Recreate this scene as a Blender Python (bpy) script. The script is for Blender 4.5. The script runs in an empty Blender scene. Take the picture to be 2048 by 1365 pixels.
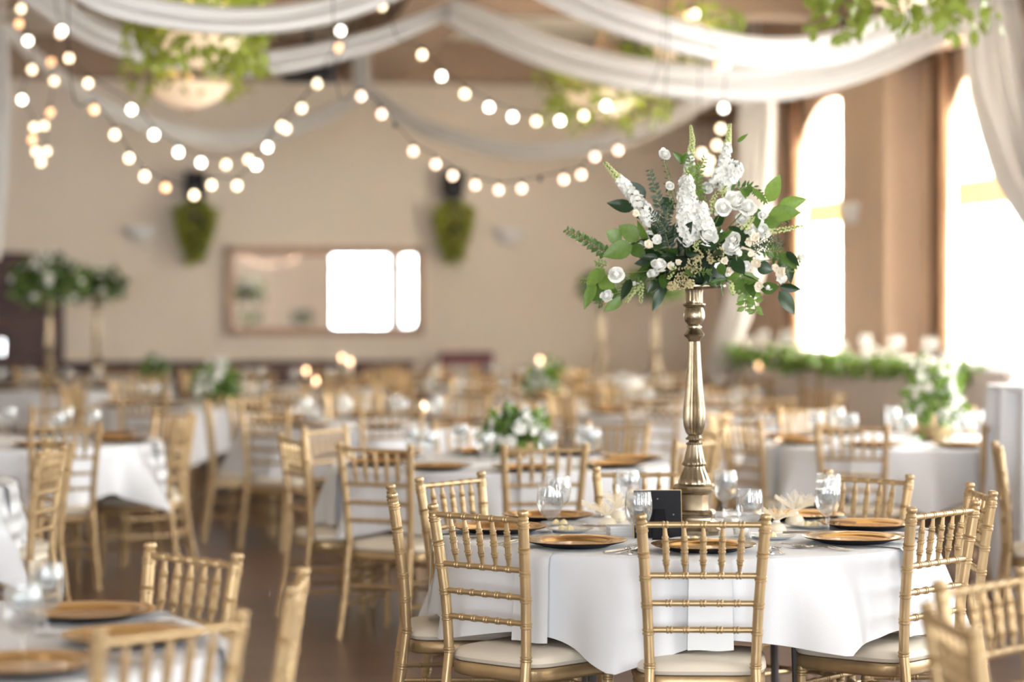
import bpy, math, random
from mathutils import Vector, Matrix, noise
random.seed(11)
sc = bpy.context.scene
col = sc.collection
PI = math.pi
sin, cos, rad = math.sin, math.cos, math.radians

# ------------------------------------------------------------------ camera
F = 4836.0; YH = 604.0; CAMZ = 1.584          # focal length in px (2048 wide), horizon row, eye height
cam_d = bpy.data.cameras.new('camera'); cam = bpy.data.objects.new('camera', cam_d); col.objects.link(cam)
cam.location = (0, 0, CAMZ); cam.rotation_euler = (PI / 2, 0, 0)
cam_d.sensor_width = 36.0; cam_d.lens = F * 36.0 / 2048.0
cam_d.shift_y = -(682.5 - YH) / 2048.0
cam_d.clip_start = 0.1; cam_d.clip_end = 300
cam_d.dof.use_dof = True; cam_d.dof.focus_distance = 8.0; cam_d.dof.aperture_fstop = 1.35
sc.camera = cam
def at(px, py, D):
    return Vector(((px - 1024) * D / F, D, CAMZ + (YH - py) * D / F))

# ------------------------------------------------------------------ room frame (u across along far wall, v from far wall towards camera)
RC, RS = 0.989, 0.148
CX, CY = 2.495, 29.0
ROOM_W, ROOM_L, CEIL = 13.5, 37.0, 4.62
def W(u, v, z):
    return Vector((CX + u * RC + v * RS, CY + u * RS - v * RC, z))
ROT = math.atan2(RS, RC)

# ------------------------------------------------------------------ world and daylight
wd = bpy.data.worlds.new('sky'); sc.world = wd; wd.use_nodes = True
bg = wd.node_tree.nodes['Background']; bg.inputs['Color'].default_value = (0.80, 0.90, 1.0, 1); bg.inputs['Strength'].default_value = 1.6
sc.view_settings.view_transform = 'Standard'; sc.view_settings.look = 'None'
sc.view_settings.gamma = 1.0; sc.view_settings.use_curve_mapping = False
sc.view_settings.exposure = 1.75
cy = sc.cycles
cy.max_bounces = 6; cy.diffuse_bounces = 4; cy.glossy_bounces = 3; cy.transmission_bounces = 5; cy.transparent_max_bounces = 12
cy.caustics_reflective = False; cy.caustics_refractive = False
cy.use_light_tree = False; cy.adaptive_threshold = 0.02; cy.use_denoising = True; cy.sample_clamp_indirect = 6.0
WIN_R = [4.75 + 4.8 * k for k in range(6)]     # window centres along the right wall (v)
WIN_B = [0.78, -1.12, -6.9, -11.0]             # back wall window centres (u); last two unseen, added to light from behind camera
def daylight(name, loc, direction, sx, sy, power, color):
    l = bpy.data.lights.new(name, 'AREA'); l.shape = 'RECTANGLE'; l.size = sx; l.size_y = sy
    l.energy = power; l.color = color
    o = bpy.data.objects.new(name, l); col.objects.link(o); o.location = loc
    o.rotation_euler = Vector(direction).to_track_quat('-Z', 'Y').to_euler()
    return o
for v in WIN_R:
    daylight('window_daylight', W(0.75, v, 2.2), W(-1, 0, 0) - W(0, 0, 0) , 2.9, 3.4, 1150 if v < 12 else (270 if v < 16 else 145), (1.0, 0.965, 0.92))
for u in WIN_B:
    w_ = 1.7 if u > -3 else 2.9
    daylight('window_daylight', W(u, ROOM_L + 0.7, 2.1), W(0, -1, 0) - W(0, 0, 0), w_, 3.2, 95 if u > -3 else 330, (0.93, 0.96, 1.0))  # the wide pair lights through the added, unseen windows behind the camera

# ------------------------------------------------------------------ mesh helpers
class MB:
    def __init__(s): s.v = []; s.f = []
    def add(s, vs, fs):
        n = len(s.v); s.v += [tuple(p) for p in vs]; s.f += [tuple(i + n for i in f) for f in fs]; return s
    def box(s, c, d, rz=0.0, m=None):
        hx, hy, hz = d[0] / 2, d[1] / 2, d[2] / 2
        P = [Vector((x, y, z)) for z in (-hz, hz) for y in (-hy, hy) for x in (-hx, hx)]
        R = Matrix.Rotation(rz, 3, 'Z')
        P = [R @ p + Vector(c) for p in P]
        if m is not None: P = [m @ p for p in P]
        return s.add(P, [(0, 2, 3, 1), (4, 5, 7, 6), (0, 1, 5, 4), (2, 6, 7, 3), (0, 4, 6, 2), (1, 3, 7, 5)])
    def hexa(s, P):   # eight corners ordered like box()
        return s.add(P, [(0, 2, 3, 1), (4, 5, 7, 6), (0, 1, 5, 4), (2, 6, 7, 3), (0, 4, 6, 2), (1, 3, 7, 5)])
    def rbox(s, u0, u1, v0, v1, z0, z1):          # box in room frame
        return s.hexa([W(u, v, z) for z in (z0, z1) for v in (v0, v1) for u in (u0, u1)])
    def tube(s, pts, r, n=8, caps=True):
        pts = [Vector(p) for p in pts]; m = len(pts)
        if not hasattr(r, '__len__'): r = [r] * m
        t0 = (pts[1] - pts[0]).normalized()
        a = Vector((0, 0, 1)) if abs(t0.z) < 0.9 else Vector((1, 0, 0))
        x = t0.cross(a).normalized()
        vs = []; fs = []
        for i in range(m):
            t = (pts[min(i + 1, m - 1)] - pts[max(i - 1, 0)])
            t = t.normalized() if t.length > 1e-9 else t0
            x = (x - t * x.dot(t)); x = x.normalized() if x.length > 1e-9 else t.orthogonal().normalized()
            y = t.cross(x)
            for k in range(n):
                an = 2 * PI * k / n
                vs.append(pts[i] + (x * cos(an) + y * sin(an)) * r[i])
        for i in range(m - 1):
            for k in range(n):
                k2 = (k + 1) % n
                fs.append((i * n + k, i * n + k2, (i + 1) * n + k2, (i + 1) * n + k))
        if caps:
            fs.append(tuple(range(n - 1, -1, -1))); fs.append(tuple((m - 1) * n + k for k in range(n)))
        return s.add(vs, fs)
    def lathe(s, prof, n=24, c=(0, 0, 0), flute=0.0, nf=0, capb=True, capt=True, fl=None, sx=1.0):
        vs = []; fs = []; m = len(prof)
        for i, (r, z) in enumerate(prof):
            for k in range(n):
                an = 2 * PI * k / n
                rr = r
                if flute and (fl is None or fl[i]): rr = r * (1 - flute * (0.5 - 0.5 * cos(nf * an)))
                vs.append((c[0] + rr * cos(an) * sx, c[1] + rr * sin(an), c[2] + z))
        for i in range(m - 1):
            for k in range(n):
                k2 = (k + 1) % n
                fs.append((i * n + k, i * n + k2, (i + 1) * n + k2, (i + 1) * n + k))
        if capb: fs.append(tuple(range(n - 1, -1, -1)))
        if capt: fs.append(tuple((m - 1) * n + k for k in range(n)))
        return s.add(vs, fs)
    def grid(s, fn, nu, nv, closed=False):
        vs = [fn(i / (nu if closed else nu - 1), j / (nv - 1)) for j in range(nv) for i in range(nu)]
        fs = []
        for j in range(nv - 1):
            for i in range(nu if closed else nu - 1):
                i2 = (i + 1) % nu
                fs.append((j * nu + i, j * nu + i2, (j + 1) * nu + i2, (j + 1) * nu + i))
        return s.add(vs, fs)
    def mesh(s, name, mat, smooth=True):
        me = bpy.data.meshes.new(name); me.from_pydata(s.v, [], s.f); me.validate(); me.update()
        if smooth:
            me.polygons.foreach_set('use_smooth', [True] * len(me.polygons))
            try: me.set_sharp_from_angle(angle=rad(40))
            except Exception: pass
        if mat: me.materials.append(mat)
        return me
    def build(s, name, mat, parent=None, smooth=True):
        return inst(name, s.mesh(name, mat, smooth), parent)
def inst(name, me, parent=None, loc=None, rot=None, scale=None, mw=None):
    o = bpy.data.objects.new(name, me); col.objects.link(o)
    if parent: o.parent = parent
    if mw is not None: o.matrix_basis = mw
    else:
        if loc is not None: o.location = loc
        if rot is not None: o.rotation_euler = rot
        if scale is not None: o.scale = scale
    return o
def tag(o, label, cat, group=None, kind=None):
    o['label'] = label; o['category'] = cat
    if group: o['group'] = group
    if kind: o['kind'] = kind
    return o
def thing(name, label, cat, loc=(0, 0, 0), rz=0.0, group=None):
    o = bpy.data.objects.new(name, None); col.objects.link(o); o.empty_display_size = 0.1
    o.location = loc; o.rotation_euler = (0, 0, rz)
    return tag(o, label, cat, group)
def struct(o): o['kind'] = 'structure'; return o

# ------------------------------------------------------------------ materials
def mat(name, c, rough=0.5, metal=0.0, var=0.0, vscale=8.0, bump=0.0, bscale=60.0, emit=None, estr=0.0, alpha=None, trans=0.0, ior=1.45, sss=0.0, c2=None, spec=0.5, stretch=(1, 1, 1), sheen=0.0):
    m = bpy.data.materials.new(name); m.use_nodes = True
    nt = m.node_tree; b = nt.nodes['Principled BSDF']
    b.inputs['Base Color'].default_value = (*c, 1); b.inputs['Roughness'].default_value = rough; b.inputs['Metallic'].default_value = metal
    b.inputs['IOR'].default_value = ior; b.inputs['Transmission Weight'].default_value = trans
    b.inputs['Specular IOR Level'].default_value = spec
    if sheen: b.inputs['Sheen Weight'].default_value = sheen
    if sss: b.inputs['Subsurface Weight'].default_value = sss; b.inputs['Subsurface Radius'].default_value = (0.02, 0.02, 0.015)
    if emit: b.inputs['Emission Color'].default_value = (*emit, 1); b.inputs['Emission Strength'].default_value = estr
    if var or bump or c2:
        tc = nt.nodes.new('ShaderNodeTexCoord'); mp = nt.nodes.new('ShaderNodeMapping'); mp.inputs['Scale'].default_value = stretch
        nt.links.new(tc.outputs['Object'], mp.inputs['Vector'])
    if var or c2:
        nz = nt.nodes.new('ShaderNodeTexNoise'); nz.inputs['Scale'].default_value = vscale; nz.inputs['Detail'].default_value = 4
        nt.links.new(mp.outputs['Vector'], nz.inputs['Vector'])
        rp = nt.nodes.new('ShaderNodeValToRGB')
        a = c2 if c2 else tuple(max(0, x * (1 - var)) for x in c)
        d = c if c2 else tuple(min(1, x * (1 + var)) for x in c)
        rp.color_ramp.elements[0].color = (*a, 1); rp.color_ramp.elements[1].color = (*d, 1)
        rp.color_ramp.elements[0].position = 0.3; rp.color_ramp.elements[1].position = 0.7
        nt.links.new(nz.outputs['Fac'], rp.inputs['Fac']); nt.links.new(rp.outputs['Color'], b.inputs['Base Color'])
    if bump:
        n2 = nt.nodes.new('ShaderNodeTexNoise'); n2.inputs['Scale'].default_value = bscale; n2.inputs['Detail'].default_value = 3
        nt.links.new(mp.outputs['Vector'], n2.inputs['Vector'])
        bp = nt.nodes.new('ShaderNodeBump'); bp.inputs['Strength'].default_value = bump; bp.inputs['Distance'].default_value = 0.01
        nt.links.new(n2.outputs['Fac'], bp.inputs['Height']); nt.links.new(bp.outputs['Normal'], b.inputs['Normal'])
    return m
def sheer(name, c, transp=0.4, transl=0.35):
    m = bpy.data.materials.new(name); m.use_nodes = True; nt = m.node_tree
    for n in list(nt.nodes): nt.nodes.remove(n)
    out = nt.nodes.new('ShaderNodeOutputMaterial'); df = nt.nodes.new('ShaderNodeBsdfDiffuse'); tl = nt.nodes.new('ShaderNodeBsdfTranslucent'); tp = nt.nodes.new('ShaderNodeBsdfTransparent')
    df.inputs['Color'].default_value = (*c, 1); tl.inputs['Color'].default_value = (*c, 1)
    m1 = nt.nodes.new('ShaderNodeMixShader'); m2 = nt.nodes.new('ShaderNodeMixShader')
    m1.inputs[0].default_value = transl; m2.inputs[0].default_value = transp
    nt.links.new(df.outputs[0], m1.inputs[1]); nt.links.new(tl.outputs[0], m1.inputs[2])
    nt.links.new(m1.outputs[0], m2.inputs[1]); nt.links.new(tp.outputs[0], m2.inputs[2]); nt.links.new(m2.outputs[0], out.inputs['Surface'])
    return m
def thinglass(name, tint=(1, 1, 1), gloss=0.10, haze=0.0):
    m = bpy.data.materials.new(name); m.use_nodes = True; nt = m.node_tree
    for n in list(nt.nodes): nt.nodes.remove(n)
    out = nt.nodes.new('ShaderNodeOutputMaterial'); gl = nt.nodes.new('ShaderNodeBsdfGlossy'); tp = nt.nodes.new('ShaderNodeBsdfTransparent')
    gl.inputs['Roughness'].default_value = 0.04; tp.inputs['Color'].default_value = (*tint, 1)
    lw = nt.nodes.new('ShaderNodeLayerWeight'); lw.inputs['Blend'].default_value = 0.25
    ma = nt.nodes.new('ShaderNodeMath'); ma.operation = 'MULTIPLY_ADD'; ma.inputs[1].default_value = 0.40; ma.inputs[2].default_value = gloss
    nt.links.new(lw.outputs['Facing'], ma.inputs[0])
    mx = nt.nodes.new('ShaderNodeMixShader'); nt.links.new(ma.outputs[0], mx.inputs[0])
    src = tp
    if haze:
        df = nt.nodes.new('ShaderNodeBsdfTranslucent'); df.inputs['Color'].default_value = (.95, .96, .97, 1)
        d2 = nt.nodes.new('ShaderNodeBsdfDiffuse'); d2.inputs['Color'].default_value = (.95, .96, .97, 1)
        m0 = nt.nodes.new('ShaderNodeMixShader'); m0.inputs[0].default_value = .5; nt.links.new(df.outputs[0], m0.inputs[1]); nt.links.new(d2.outputs[0], m0.inputs[2])
        src = nt.nodes.new('ShaderNodeMixShader'); src.inputs[0].default_value = haze
        nt.links.new(tp.outputs[0], src.inputs[1]); nt.links.new(m0.outputs[0], src.inputs[2])
    nt.links.new(src.outputs[0], mx.inputs[1]); nt.links.new(gl.outputs[0], mx.inputs[2]); nt.links.new(mx.outputs[0], out.inputs['Surface'])
    return m
def leafmat(name, c, rough=0.4):
    m = bpy.data.materials.new(name); m.use_nodes = True; nt = m.node_tree
    b = nt.nodes['Principled BSDF']; out = nt.nodes['Material Output']
    b.inputs['Roughness'].default_value = rough
    oi = nt.nodes.new('ShaderNodeObjectInfo'); tc = nt.nodes.new('ShaderNodeTexCoord')
    nz = nt.nodes.new('ShaderNodeTexNoise'); nz.inputs['Scale'].default_value = 9.0
    nt.links.new(tc.outputs['Object'], nz.inputs['Vector'])
    ad = nt.nodes.new('ShaderNodeMath'); ad.operation = 'ADD'; nt.links.new(oi.outputs['Random'], ad.inputs[0]); nt.links.new(nz.outputs['Fac'], ad.inputs[1])
    dv = nt.nodes.new('ShaderNodeMath'); dv.operation = 'MULTIPLY'; dv.inputs[1].default_value = 0.5; nt.links.new(ad.outputs[0], dv.inputs[0])
    rp = nt.nodes.new('ShaderNodeValToRGB')
    rp.color_ramp.elements[0].color = (c[0] * 0.6, c[1] * 0.65, c[2] * 0.6, 1); rp.color_ramp.elements[1].color = (c[0] * 1.4, c[1] * 1.3, c[2] * 1.3, 1)
    rp.color_ramp.elements[0].position = 0.15; rp.color_ramp.elements[1].position = 0.85
    nt.links.new(dv.outputs[0], rp.inputs['Fac']); nt.links.new(rp.outputs['Color'], b.inputs['Base Color'])
    tl = nt.nodes.new('ShaderNodeBsdfTranslucent'); nt.links.new(rp.outputs['Color'], tl.inputs['Color'])
    mx = nt.nodes.new('ShaderNodeMixShader'); mx.inputs[0].default_value = 0.28
    nt.links.new(b.outputs[0], mx.inputs[1]); nt.links.new(tl.outputs[0], mx.inputs[2]); nt.links.new(mx.outputs[0], out.inputs['Surface'])
    return m

M = {}
M['gold'] = mat('painted_gold', (0.465, 0.325, 0.172), 0.38, 0.55, var=0.10, vscale=14)
M['ivory'] = mat('ivory_vinyl', (0.76, 0.685, 0.57), 0.42, var=0.02)
M['cloth'] = mat('white_linen', (0.73, 0.735, 0.765), 0.85, bump=0.05, bscale=220, sheen=0.1)
M['napkin'] = mat('white_napkin', (0.74, 0.745, 0.765), 0.85, bump=0.05, bscale=260)
M['charger'] = mat('bronze_gold_lacquer', (0.62, 0.36, 0.12), 0.16, 0.85, var=0.06, vscale=3)
M['black'] = mat('black_lacquer', (0.010, 0.010, 0.013), 0.55, spec=0.2)
M['silver'] = mat('polished_steel', (0.72, 0.70, 0.70), 0.16, 1.0)
M['pewter'] = mat('antique_champagne_metal', (0.40, 0.335, 0.24), 0.25, 0.95, var=0.22, vscale=16, c2=(0.20, 0.155, 0.10))
M['glass'] = thinglass('clear_glass', (0.985, 0.99, 0.99), 0.03, 0.06)
M['water'] = thinglass('water', (0.985, 0.99, 0.995), 0.02)
M['ice'] = thinglass('ice', (0.98, 0.99, 1.0), 0.03, 0.16)
M['china'] = mat('white_china', (0.86, 0.86, 0.85), 0.15)
M['butter'] = mat('butter', (0.86, 0.72, 0.42), 0.5)
M['tulle'] = sheer('cream_tulle', (0.95, 0.85, 0.68), 0.62, 0.45)
M['paper'] = mat('white_paper', (0.9, 0.9, 0.9), 0.7)
M['wood'] = mat('frame_wood', (0.30, 0.17, 0.10), 0.5, var=0.2)
M['tablewood'] = mat('plywood_table', (0.42, 0.30, 0.19), 0.6, var=0.15)
M['legsteel'] = mat('grey_steel', (0.16, 0.15, 0.15), 0.5, 0.6)
M['wall'] = mat('beige_plaster', (0.80, 0.70, 0.605), 0.85, var=0.02, vscale=0.7, bump=0.05, bscale=40)
M['pillar'] = mat('tan_plaster', (0.66, 0.50, 0.385), 0.85, var=0.03, vscale=1)
M['beam'] = mat('brown_painted_beam', (0.30, 0.205, 0.145), 0.75, var=0.05)
M['ceil'] = mat('cream_ceiling', (0.88, 0.82, 0.72), 0.9)
M['dark'] = mat('dark_stained_wood', (0.055, 0.025, 0.02), 0.5, var=0.2, vscale=4)
M['winframe'] = mat('window_wood', (0.20, 0.12, 0.07), 0.5, var=0.15)
M['pane'] = thinglass('window_pane', (0.97, 0.99, 0.99), 0.03)
M['sheer'] = sheer('sheer_curtain', (0.93, 0.90, 0.80), 0.02, 0.38)
M['swagband'] = sheer('gathered_gold_valance', (0.62, 0.45, 0.20), 0.0, 0.25)
M['drape'] = sheer('white_voile', (0.82, 0.80, 0.79), 0.0, 0.34)
M['curtain'] = mat('brown_curtain', (0.16, 0.085, 0.045), 0.8, var=0.12, vscale=3)
M['mirror'] = mat('mirror_silvering', (0.95, 0.95, 0.95), 0.0, 1.0)
M['sconce'] = mat('alabaster_sconce', (0.86, 0.84, 0.84), 0.5)
M['wire'] = mat('dark_cable', (0.02, 0.018, 0.016), 0.6)
M['bulb_w'] = mat('warm_bulb', (1, 0.85, 0.6), 0.2, emit=(1.0, 0.74, 0.46), estr=1.15)
M['bulb_o'] = mat('amber_bulb', (1, 0.6, 0.35), 0.2, emit=(1.0, 0.50, 0.24), estr=0.7)
M['bulb_c'] = mat('cool_bulb', (1, 1, 0.95), 0.2, emit=(1.0, 0.93, 0.78), estr=2.3)
M['bulb_p'] = mat('peach_bulb', (1, 0.7, 0.5), 0.2, emit=(1.0, 0.66, 0.46), estr=0.85)
M['flame'] = mat('candle_flame', (1, 0.6, 0.35), 0.3, emit=(1.0, 0.55, 0.30), estr=5.5)
M['wax'] = mat('candle_wax', (0.92, 0.88, 0.78), 0.5)
M['bowl'] = mat('glowing_alabaster', (0.95, 0.80, 0.62), 0.5, emit=(1.0, 0.70, 0.46), estr=0.16)
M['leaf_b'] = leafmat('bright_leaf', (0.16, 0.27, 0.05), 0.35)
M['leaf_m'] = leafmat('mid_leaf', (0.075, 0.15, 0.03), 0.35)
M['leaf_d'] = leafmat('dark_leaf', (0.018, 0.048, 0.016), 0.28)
M['leaf_e'] = leafmat('eucalyptus_leaf', (0.075, 0.12, 0.085), 0.5)
M['leaf_y'] = leafmat('olive_leaf', (0.26, 0.32, 0.05), 0.5)
M['leaf_p'] = leafmat('trailing_plant_leaf', (0.42, 0.45, 0.08), 0.6)
M['stem'] = mat('green_stem', (0.13, 0.17, 0.05), 0.6)
M['stem_r'] = mat('reddish_stem', (0.16, 0.08, 0.04), 0.6)
M['petal'] = mat('white_petal', (0.90, 0.89, 0.84), 0.6)
M['petal_c'] = mat('cream_petal', (0.84, 0.74, 0.58), 0.6)
M['bud'] = mat('pale_green_bud', (0.55, 0.60, 0.26), 0.6)
M['tan'] = mat('tan_blossom', (0.55, 0.47, 0.26), 0.8)
M['foam'] = mat('wet_floral_foam', (0.015, 0.03, 0.015), 0.9)
M['skirt'] = mat('pale_table_skirt', (0.74, 0.66, 0.63), 0.9, var=0.02)
M['riser'] = mat('riser_carpet', (0.10, 0.08, 0.08), 0.95)
M['redwood'] = mat('burgundy_vinyl', (0.10, 0.02, 0.03), 0.5)

for k in ('bulb_w', 'bulb_o', 'bulb_c', 'bulb_p', 'flame', 'bowl'): M[k].cycles.emission_sampling = 'NONE'
# floor: polished brown boards
def floor_mat():
    m = bpy.data.materials.new('polished_brown_boards'); m.use_nodes = True; nt = m.node_tree; b = nt.nodes['Principled BSDF']
    tc = nt.nodes.new('ShaderNodeTexCoord'); mp = nt.nodes.new('ShaderNodeMapping'); mp.inputs['Rotation'].default_value = (0, 0, -ROT)
    nt.links.new(tc.outputs['Object'], mp.inputs['Vector'])
    br = nt.nodes.new('ShaderNodeTexBrick'); br.inputs['Scale'].default_value = 1.0; br.inputs['Brick Width'].default_value = 1.2; br.inputs['Row Height'].default_value = 0.09
    br.inputs['Mortar Size'].default_value = 0.003
    br.inputs['Color1'].default_value = (0.095, 0.050, 0.036, 1); br.inputs['Color2'].default_value = (0.135, 0.075, 0.052, 1); br.inputs['Mortar'].default_value = (0.03, 0.018, 0.014, 1)
    nt.links.new(mp.outputs['Vector'], br.inputs['Vector']); nt.links.new(br.outputs['Color'], b.inputs['Base Color'])
    b.inputs['Roughness'].default_value = 0.30
    return m
M['floor'] = floor_mat()

# ------------------------------------------------------------------ room shell
def wall_u(name, v0, v1, u0, u1, z0, z1, m): return struct(MB().rbox(u0, u1, v0, v1, z0, z1).build(name, m, smooth=False))
wall_u('floor', -0.3, ROOM_L + 0.4, -ROOM_W - 0.3, 1.3, -0.12, 0.0, M['floor'])
wall_u('wall_far', -0.25, 0.0, -ROOM_W - 0.25, 1.3, 0, CEIL, M['wall'])
wall_u('wall_left', -0.25, ROOM_L + 0.25, -ROOM_W - 0.25, -ROOM_W, 0, CEIL, M['wall'])
wall_u('ceiling', -0.25, ROOM_L + 0.25, -ROOM_W - 0.25, 1.3, CEIL, CEIL + 0.2, M['ceil'])
# soffit against the far wall and transverse beams
wall_u('trim_1', 0.0, 0.35, -ROOM_W, 0.0, 4.15, CEIL, M['beam'])
for i, v in enumerate((6.2, 12.4, 18.6, 24.8, 31.0)):
    wall_u('trim_%d' % (i + 2), v, v + 0.5, -ROOM_W, 0.0, 4.22, CEIL, M['beam'])
wall_u('trim_7', 0.35, ROOM_L, -4.55, -3.85, 4.16, CEIL + 0.01, M['beam'])
wall_u('baseboard_far', 0.0, 0.03, -ROOM_W, 0.0, 0.0, 0.14, M['dark'])

HW = 1.36          # half width of a window opening
def arch_wall(name, centres, hw, sill, spring, rise, length, pt, thick, m):
    """wall with arched openings; pt(s, d, z): s along wall, d depth outwards"""
    mb = MB(); edges = [0.0]
    n = 10
    prev = 0.0
    for c in sorted(centres):
        mb.hexa([pt(s, d, z) for z in (0, CEIL) for d in (0, thick) for s in (prev, c - hw)])
        mb.hexa([pt(s, d, z) for z in (0, sill) for d in (0, thick) for s in (c - hw, c + hw)])
        for k in range(n):
            s0 = c - hw + 2 * hw * k / n; s1 = c - hw + 2 * hw * (k + 1) / n
            za = spring + rise * math.sqrt(max(0, 1 - ((s0 - c) / hw) ** 2)); zb = spring + rise * math.sqrt(max(0, 1 - ((s1 - c) / hw) ** 2))
            mb.hexa([pt(s0, 0, za), pt(s1, 0, zb), pt(s0, thick, za), pt(s1, thick, zb), pt(s0, 0, CEIL), pt(s1, 0, CEIL), pt(s0, thick, CEIL), pt(s1, thick, CEIL)])
        prev = c + hw
    mb.hexa([pt(s, d, z) for z in (0, CEIL) for d in (0, thick) for s in (prev, length)])
    return struct(mb.build(name, m, smooth=False))
PR = lambda s, d, z: W(d, s, z)
arch_wall('wall_right', WIN_R, HW, 0.55, 2.55, 1.08, 31.0, PR, 0.45, M['pillar'])
wall_u('wall_alcove_front', 30.8, 31.0, 0.45, 3.2, 0, CEIL, M['wall'])
wall_u('wall_alcove_side', 30.8, ROOM_L + 0.4, 3.0, 3.2, 0, CEIL, M['wall'])
wall_u('floor_alcove', 31.0, ROOM_L + 0.4, 1.3, 3.2, -0.12, 0.0, M['floor'])
wall_u('ceiling_alcove', 30.8, ROOM_L + 0.4, 1.3, 3.2, CEIL, CEIL + 0.2, M['ceil'])
PB = lambda s, d, z: W(-s, ROOM_L + d, z)
wb = [-u for u in WIN_B]
def back_wall():
    mb = MB(); prev = -3.2
    for c in sorted(wb):
        hw = 0.80 if c < 3 else HW
        mb.hexa([PB(s, d, z) for z in (0, CEIL) for d in (0, 0.4) for s in (prev, c - hw)])
        mb.hexa([PB(s, d, z) for z in (0, 0.6) for d in (0, 0.4) for s in (c - hw, c + hw)])
        mb.hexa([PB(s, d, z) for z in (3.6, CEIL) for d in (0, 0.4) for s in (c - hw, c + hw)])
        prev = c + hw
    mb.hexa([PB(s, d, z) for z in (0, CEIL) for d in (0, 0.4) for s in (prev, ROOM_W + 0.25)])
    struct(mb.build('wall_back', M['wall'], smooth=False))
back_wall()

# windows with frame, mullions, pane
wn = 0
def window(pt, c, hw, sill, top, depth, arch):
    global wn
    wn += 1
    fr = MB()
    zt = top
    for s0, s1, z0, z1 in ((c - hw, c - hw + 0.07, sill, zt), (c + hw - 0.07, c + hw, sill, zt), (c - hw, c + hw, sill, sill + 0.08), (c - hw, c + hw, 2.45, 2.53), (c - 0.03, c + 0.03, sill, zt)):
        fr.hexa([pt(s, d, z) for z in (z0, z1) for d in (depth - 0.04, depth + 0.04) for s in (s0, s1)])
    if not arch: fr.hexa([pt(s, d, z) for z in (zt - 0.08, zt) for d in (depth - 0.04, depth + 0.04) for s in (c - hw, c + hw)])
    w = struct(fr.build('window_%d' % wn, M['winframe'], smooth=False))
    for s0, s1 in ((c - hw + 0.07, c - 0.03), (c + 0.03, c + hw - 0.07)):
        if arch:
            n = 8; e = []
            for d in (depth - .004, depth + .004):
                for k in range(n + 1):
                    s = s0 + (s1 - s0) * k / n; e.append(pt(s, d, 2.53 + 1.07 * math.sqrt(max(0, 1 - ((s - c) / hw) ** 2))))
                for k in range(n + 1): e.append(pt(s0 + (s1 - s0) * (n - k) / n, d, 2.53))
            q = 2 * n + 2
            MB().add(e, [tuple(range(q)), tuple(range(2 * q - 1, q - 1, -1))]).build('pane', M['pane'], w, smooth=False)
        for z0, z1 in ((sill + 0.08, 2.45),) if arch else ((sill + 0.08, 2.45), (2.53, zt - 0.08)):
            MB().hexa([pt(s, d, z) for z in (z0, z1) for d in (depth - 0.004, depth + 0.004) for s in (s0, s1)]).build('pane', M['pane'], w, smooth=False)
for v in WIN_R: window(PR, v, HW, 0.55, 2.53, 0.36, True)
for c in wb: window(PB, c, 0.80 if c < 3 else HW, 0.6, 3.6, 0.3, False)

# projecting pillars between the right-hand windows
for k in range(5):
    v0 = WIN_R[k] + 1.50
    wall_u('trim_%d' % (8 + k), v0, v0 + 1.42, -0.34, 0.0, 0.0, CEIL, M['pillar'])
wall_u('trim_15', 0.0, 30.2, -0.34, 0.0, 3.72, CEIL, M['beam'])

# sheer curtains, valance bands and brown side curtains at the two windows the view shows
def curtain(name, label, v0, v1, z0, z1, u, m, waves, amp, cat='curtain', taper=0.0, parent=None, zfun=None):
    def fn(a, b):
        v = v0 + (v1 - v0) * a
        zt = z1 if zfun is None else zfun(v)
        z = z0 + (zt - z0) * b
        return W(u + amp * sin(a * waves * 2 * PI) + amp * 0.4 * sin(a * waves * 4.4 + 1), v, z)
    o = MB().grid(fn, waves * 8 + 1, 10).build(name, m, parent)
    if parent is None: tag(o, label, cat)
    return o
wdesc = ['far arched window by the corner', 'arched window at the right picture edge']
for i, v in enumerate(WIN_R[:2]):
    arch = lambda vv, c=v: 2.52 + 1.06 * math.sqrt(max(0, 1 - ((vv - c) / (HW + 0.02)) ** 2))
    curtain('sheer_curtain', 'tall sheer cream curtain filling the ' + wdesc[i], v - HW + 0.12, v + HW - 0.02, 0.5, 3.7, 0.16, M['sheer'], 13, 0.035, zfun=arch)
    curtain('gathered_valance', 'gathered gold band across the curtain of the ' + wdesc[i], v - HW + 0.12, v + HW - 0.02, 2.38, 2.62, 0.09, M['swagband'], 16, 0.025, cat='valance')
    curtain('side_curtain', 'narrow brown side curtain at the ' + wdesc[i], v - HW - 0.02, v - HW + 0.36, 0.05, 3.72, -0.06, M['curtain'], 4, 0.04)

# far wall furniture: door, mirror, sconces, planters, console
def fw(px):      # far-wall u for an image column
    r = (px - 1024) / F
    return (r * CY - CX) / (RC - r * RS)
def fz(px, py):
    u = fw(px); D = CY + u * RS
    return CAMZ + (YH - py) * D / F
d0, d1 = fw(-60), fw(128)
door = struct(MB().rbox(d0 - 0.5, d1, 0.0, 0.07, 0.0, fz(60, 505)).build('door_1', M['dark'], smooth=False))
for a in (0, 1):
    w_ = (d1 - d0 + 0.5) / 2
    MB().rbox(d0 - 0.5 + a * w_ + 0.12, d0 - 0.5 + (a + 1) * w_ - 0.12, 0.07, 0.10, 0.25, 1.95).build('door_panel', M['dark'], door, smooth=False)
    MB().rbox(d0 - 0.5 + w_ + (a - 0.5) * 0.18 - 0.02, d0 - 0.5 + w_ + (a - 0.5) * 0.18 + 0.02, 0.07, 0.13, 0.98, 1.15).build('door_handle', M['silver'], door, smooth=False)
mu0, mu1, mz0, mz1 = fw(450), fw(846), fz(650, 672), fz(650, 494)
mo = thing('wall_mirror', 'wide wood framed mirror on the beige wall reflecting bright windows', 'mirror', W((mu0 + mu1) / 2, 0, mz0), ROT)
mwid, mh = (mu1 - mu0), (mz1 - mz0)
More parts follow.
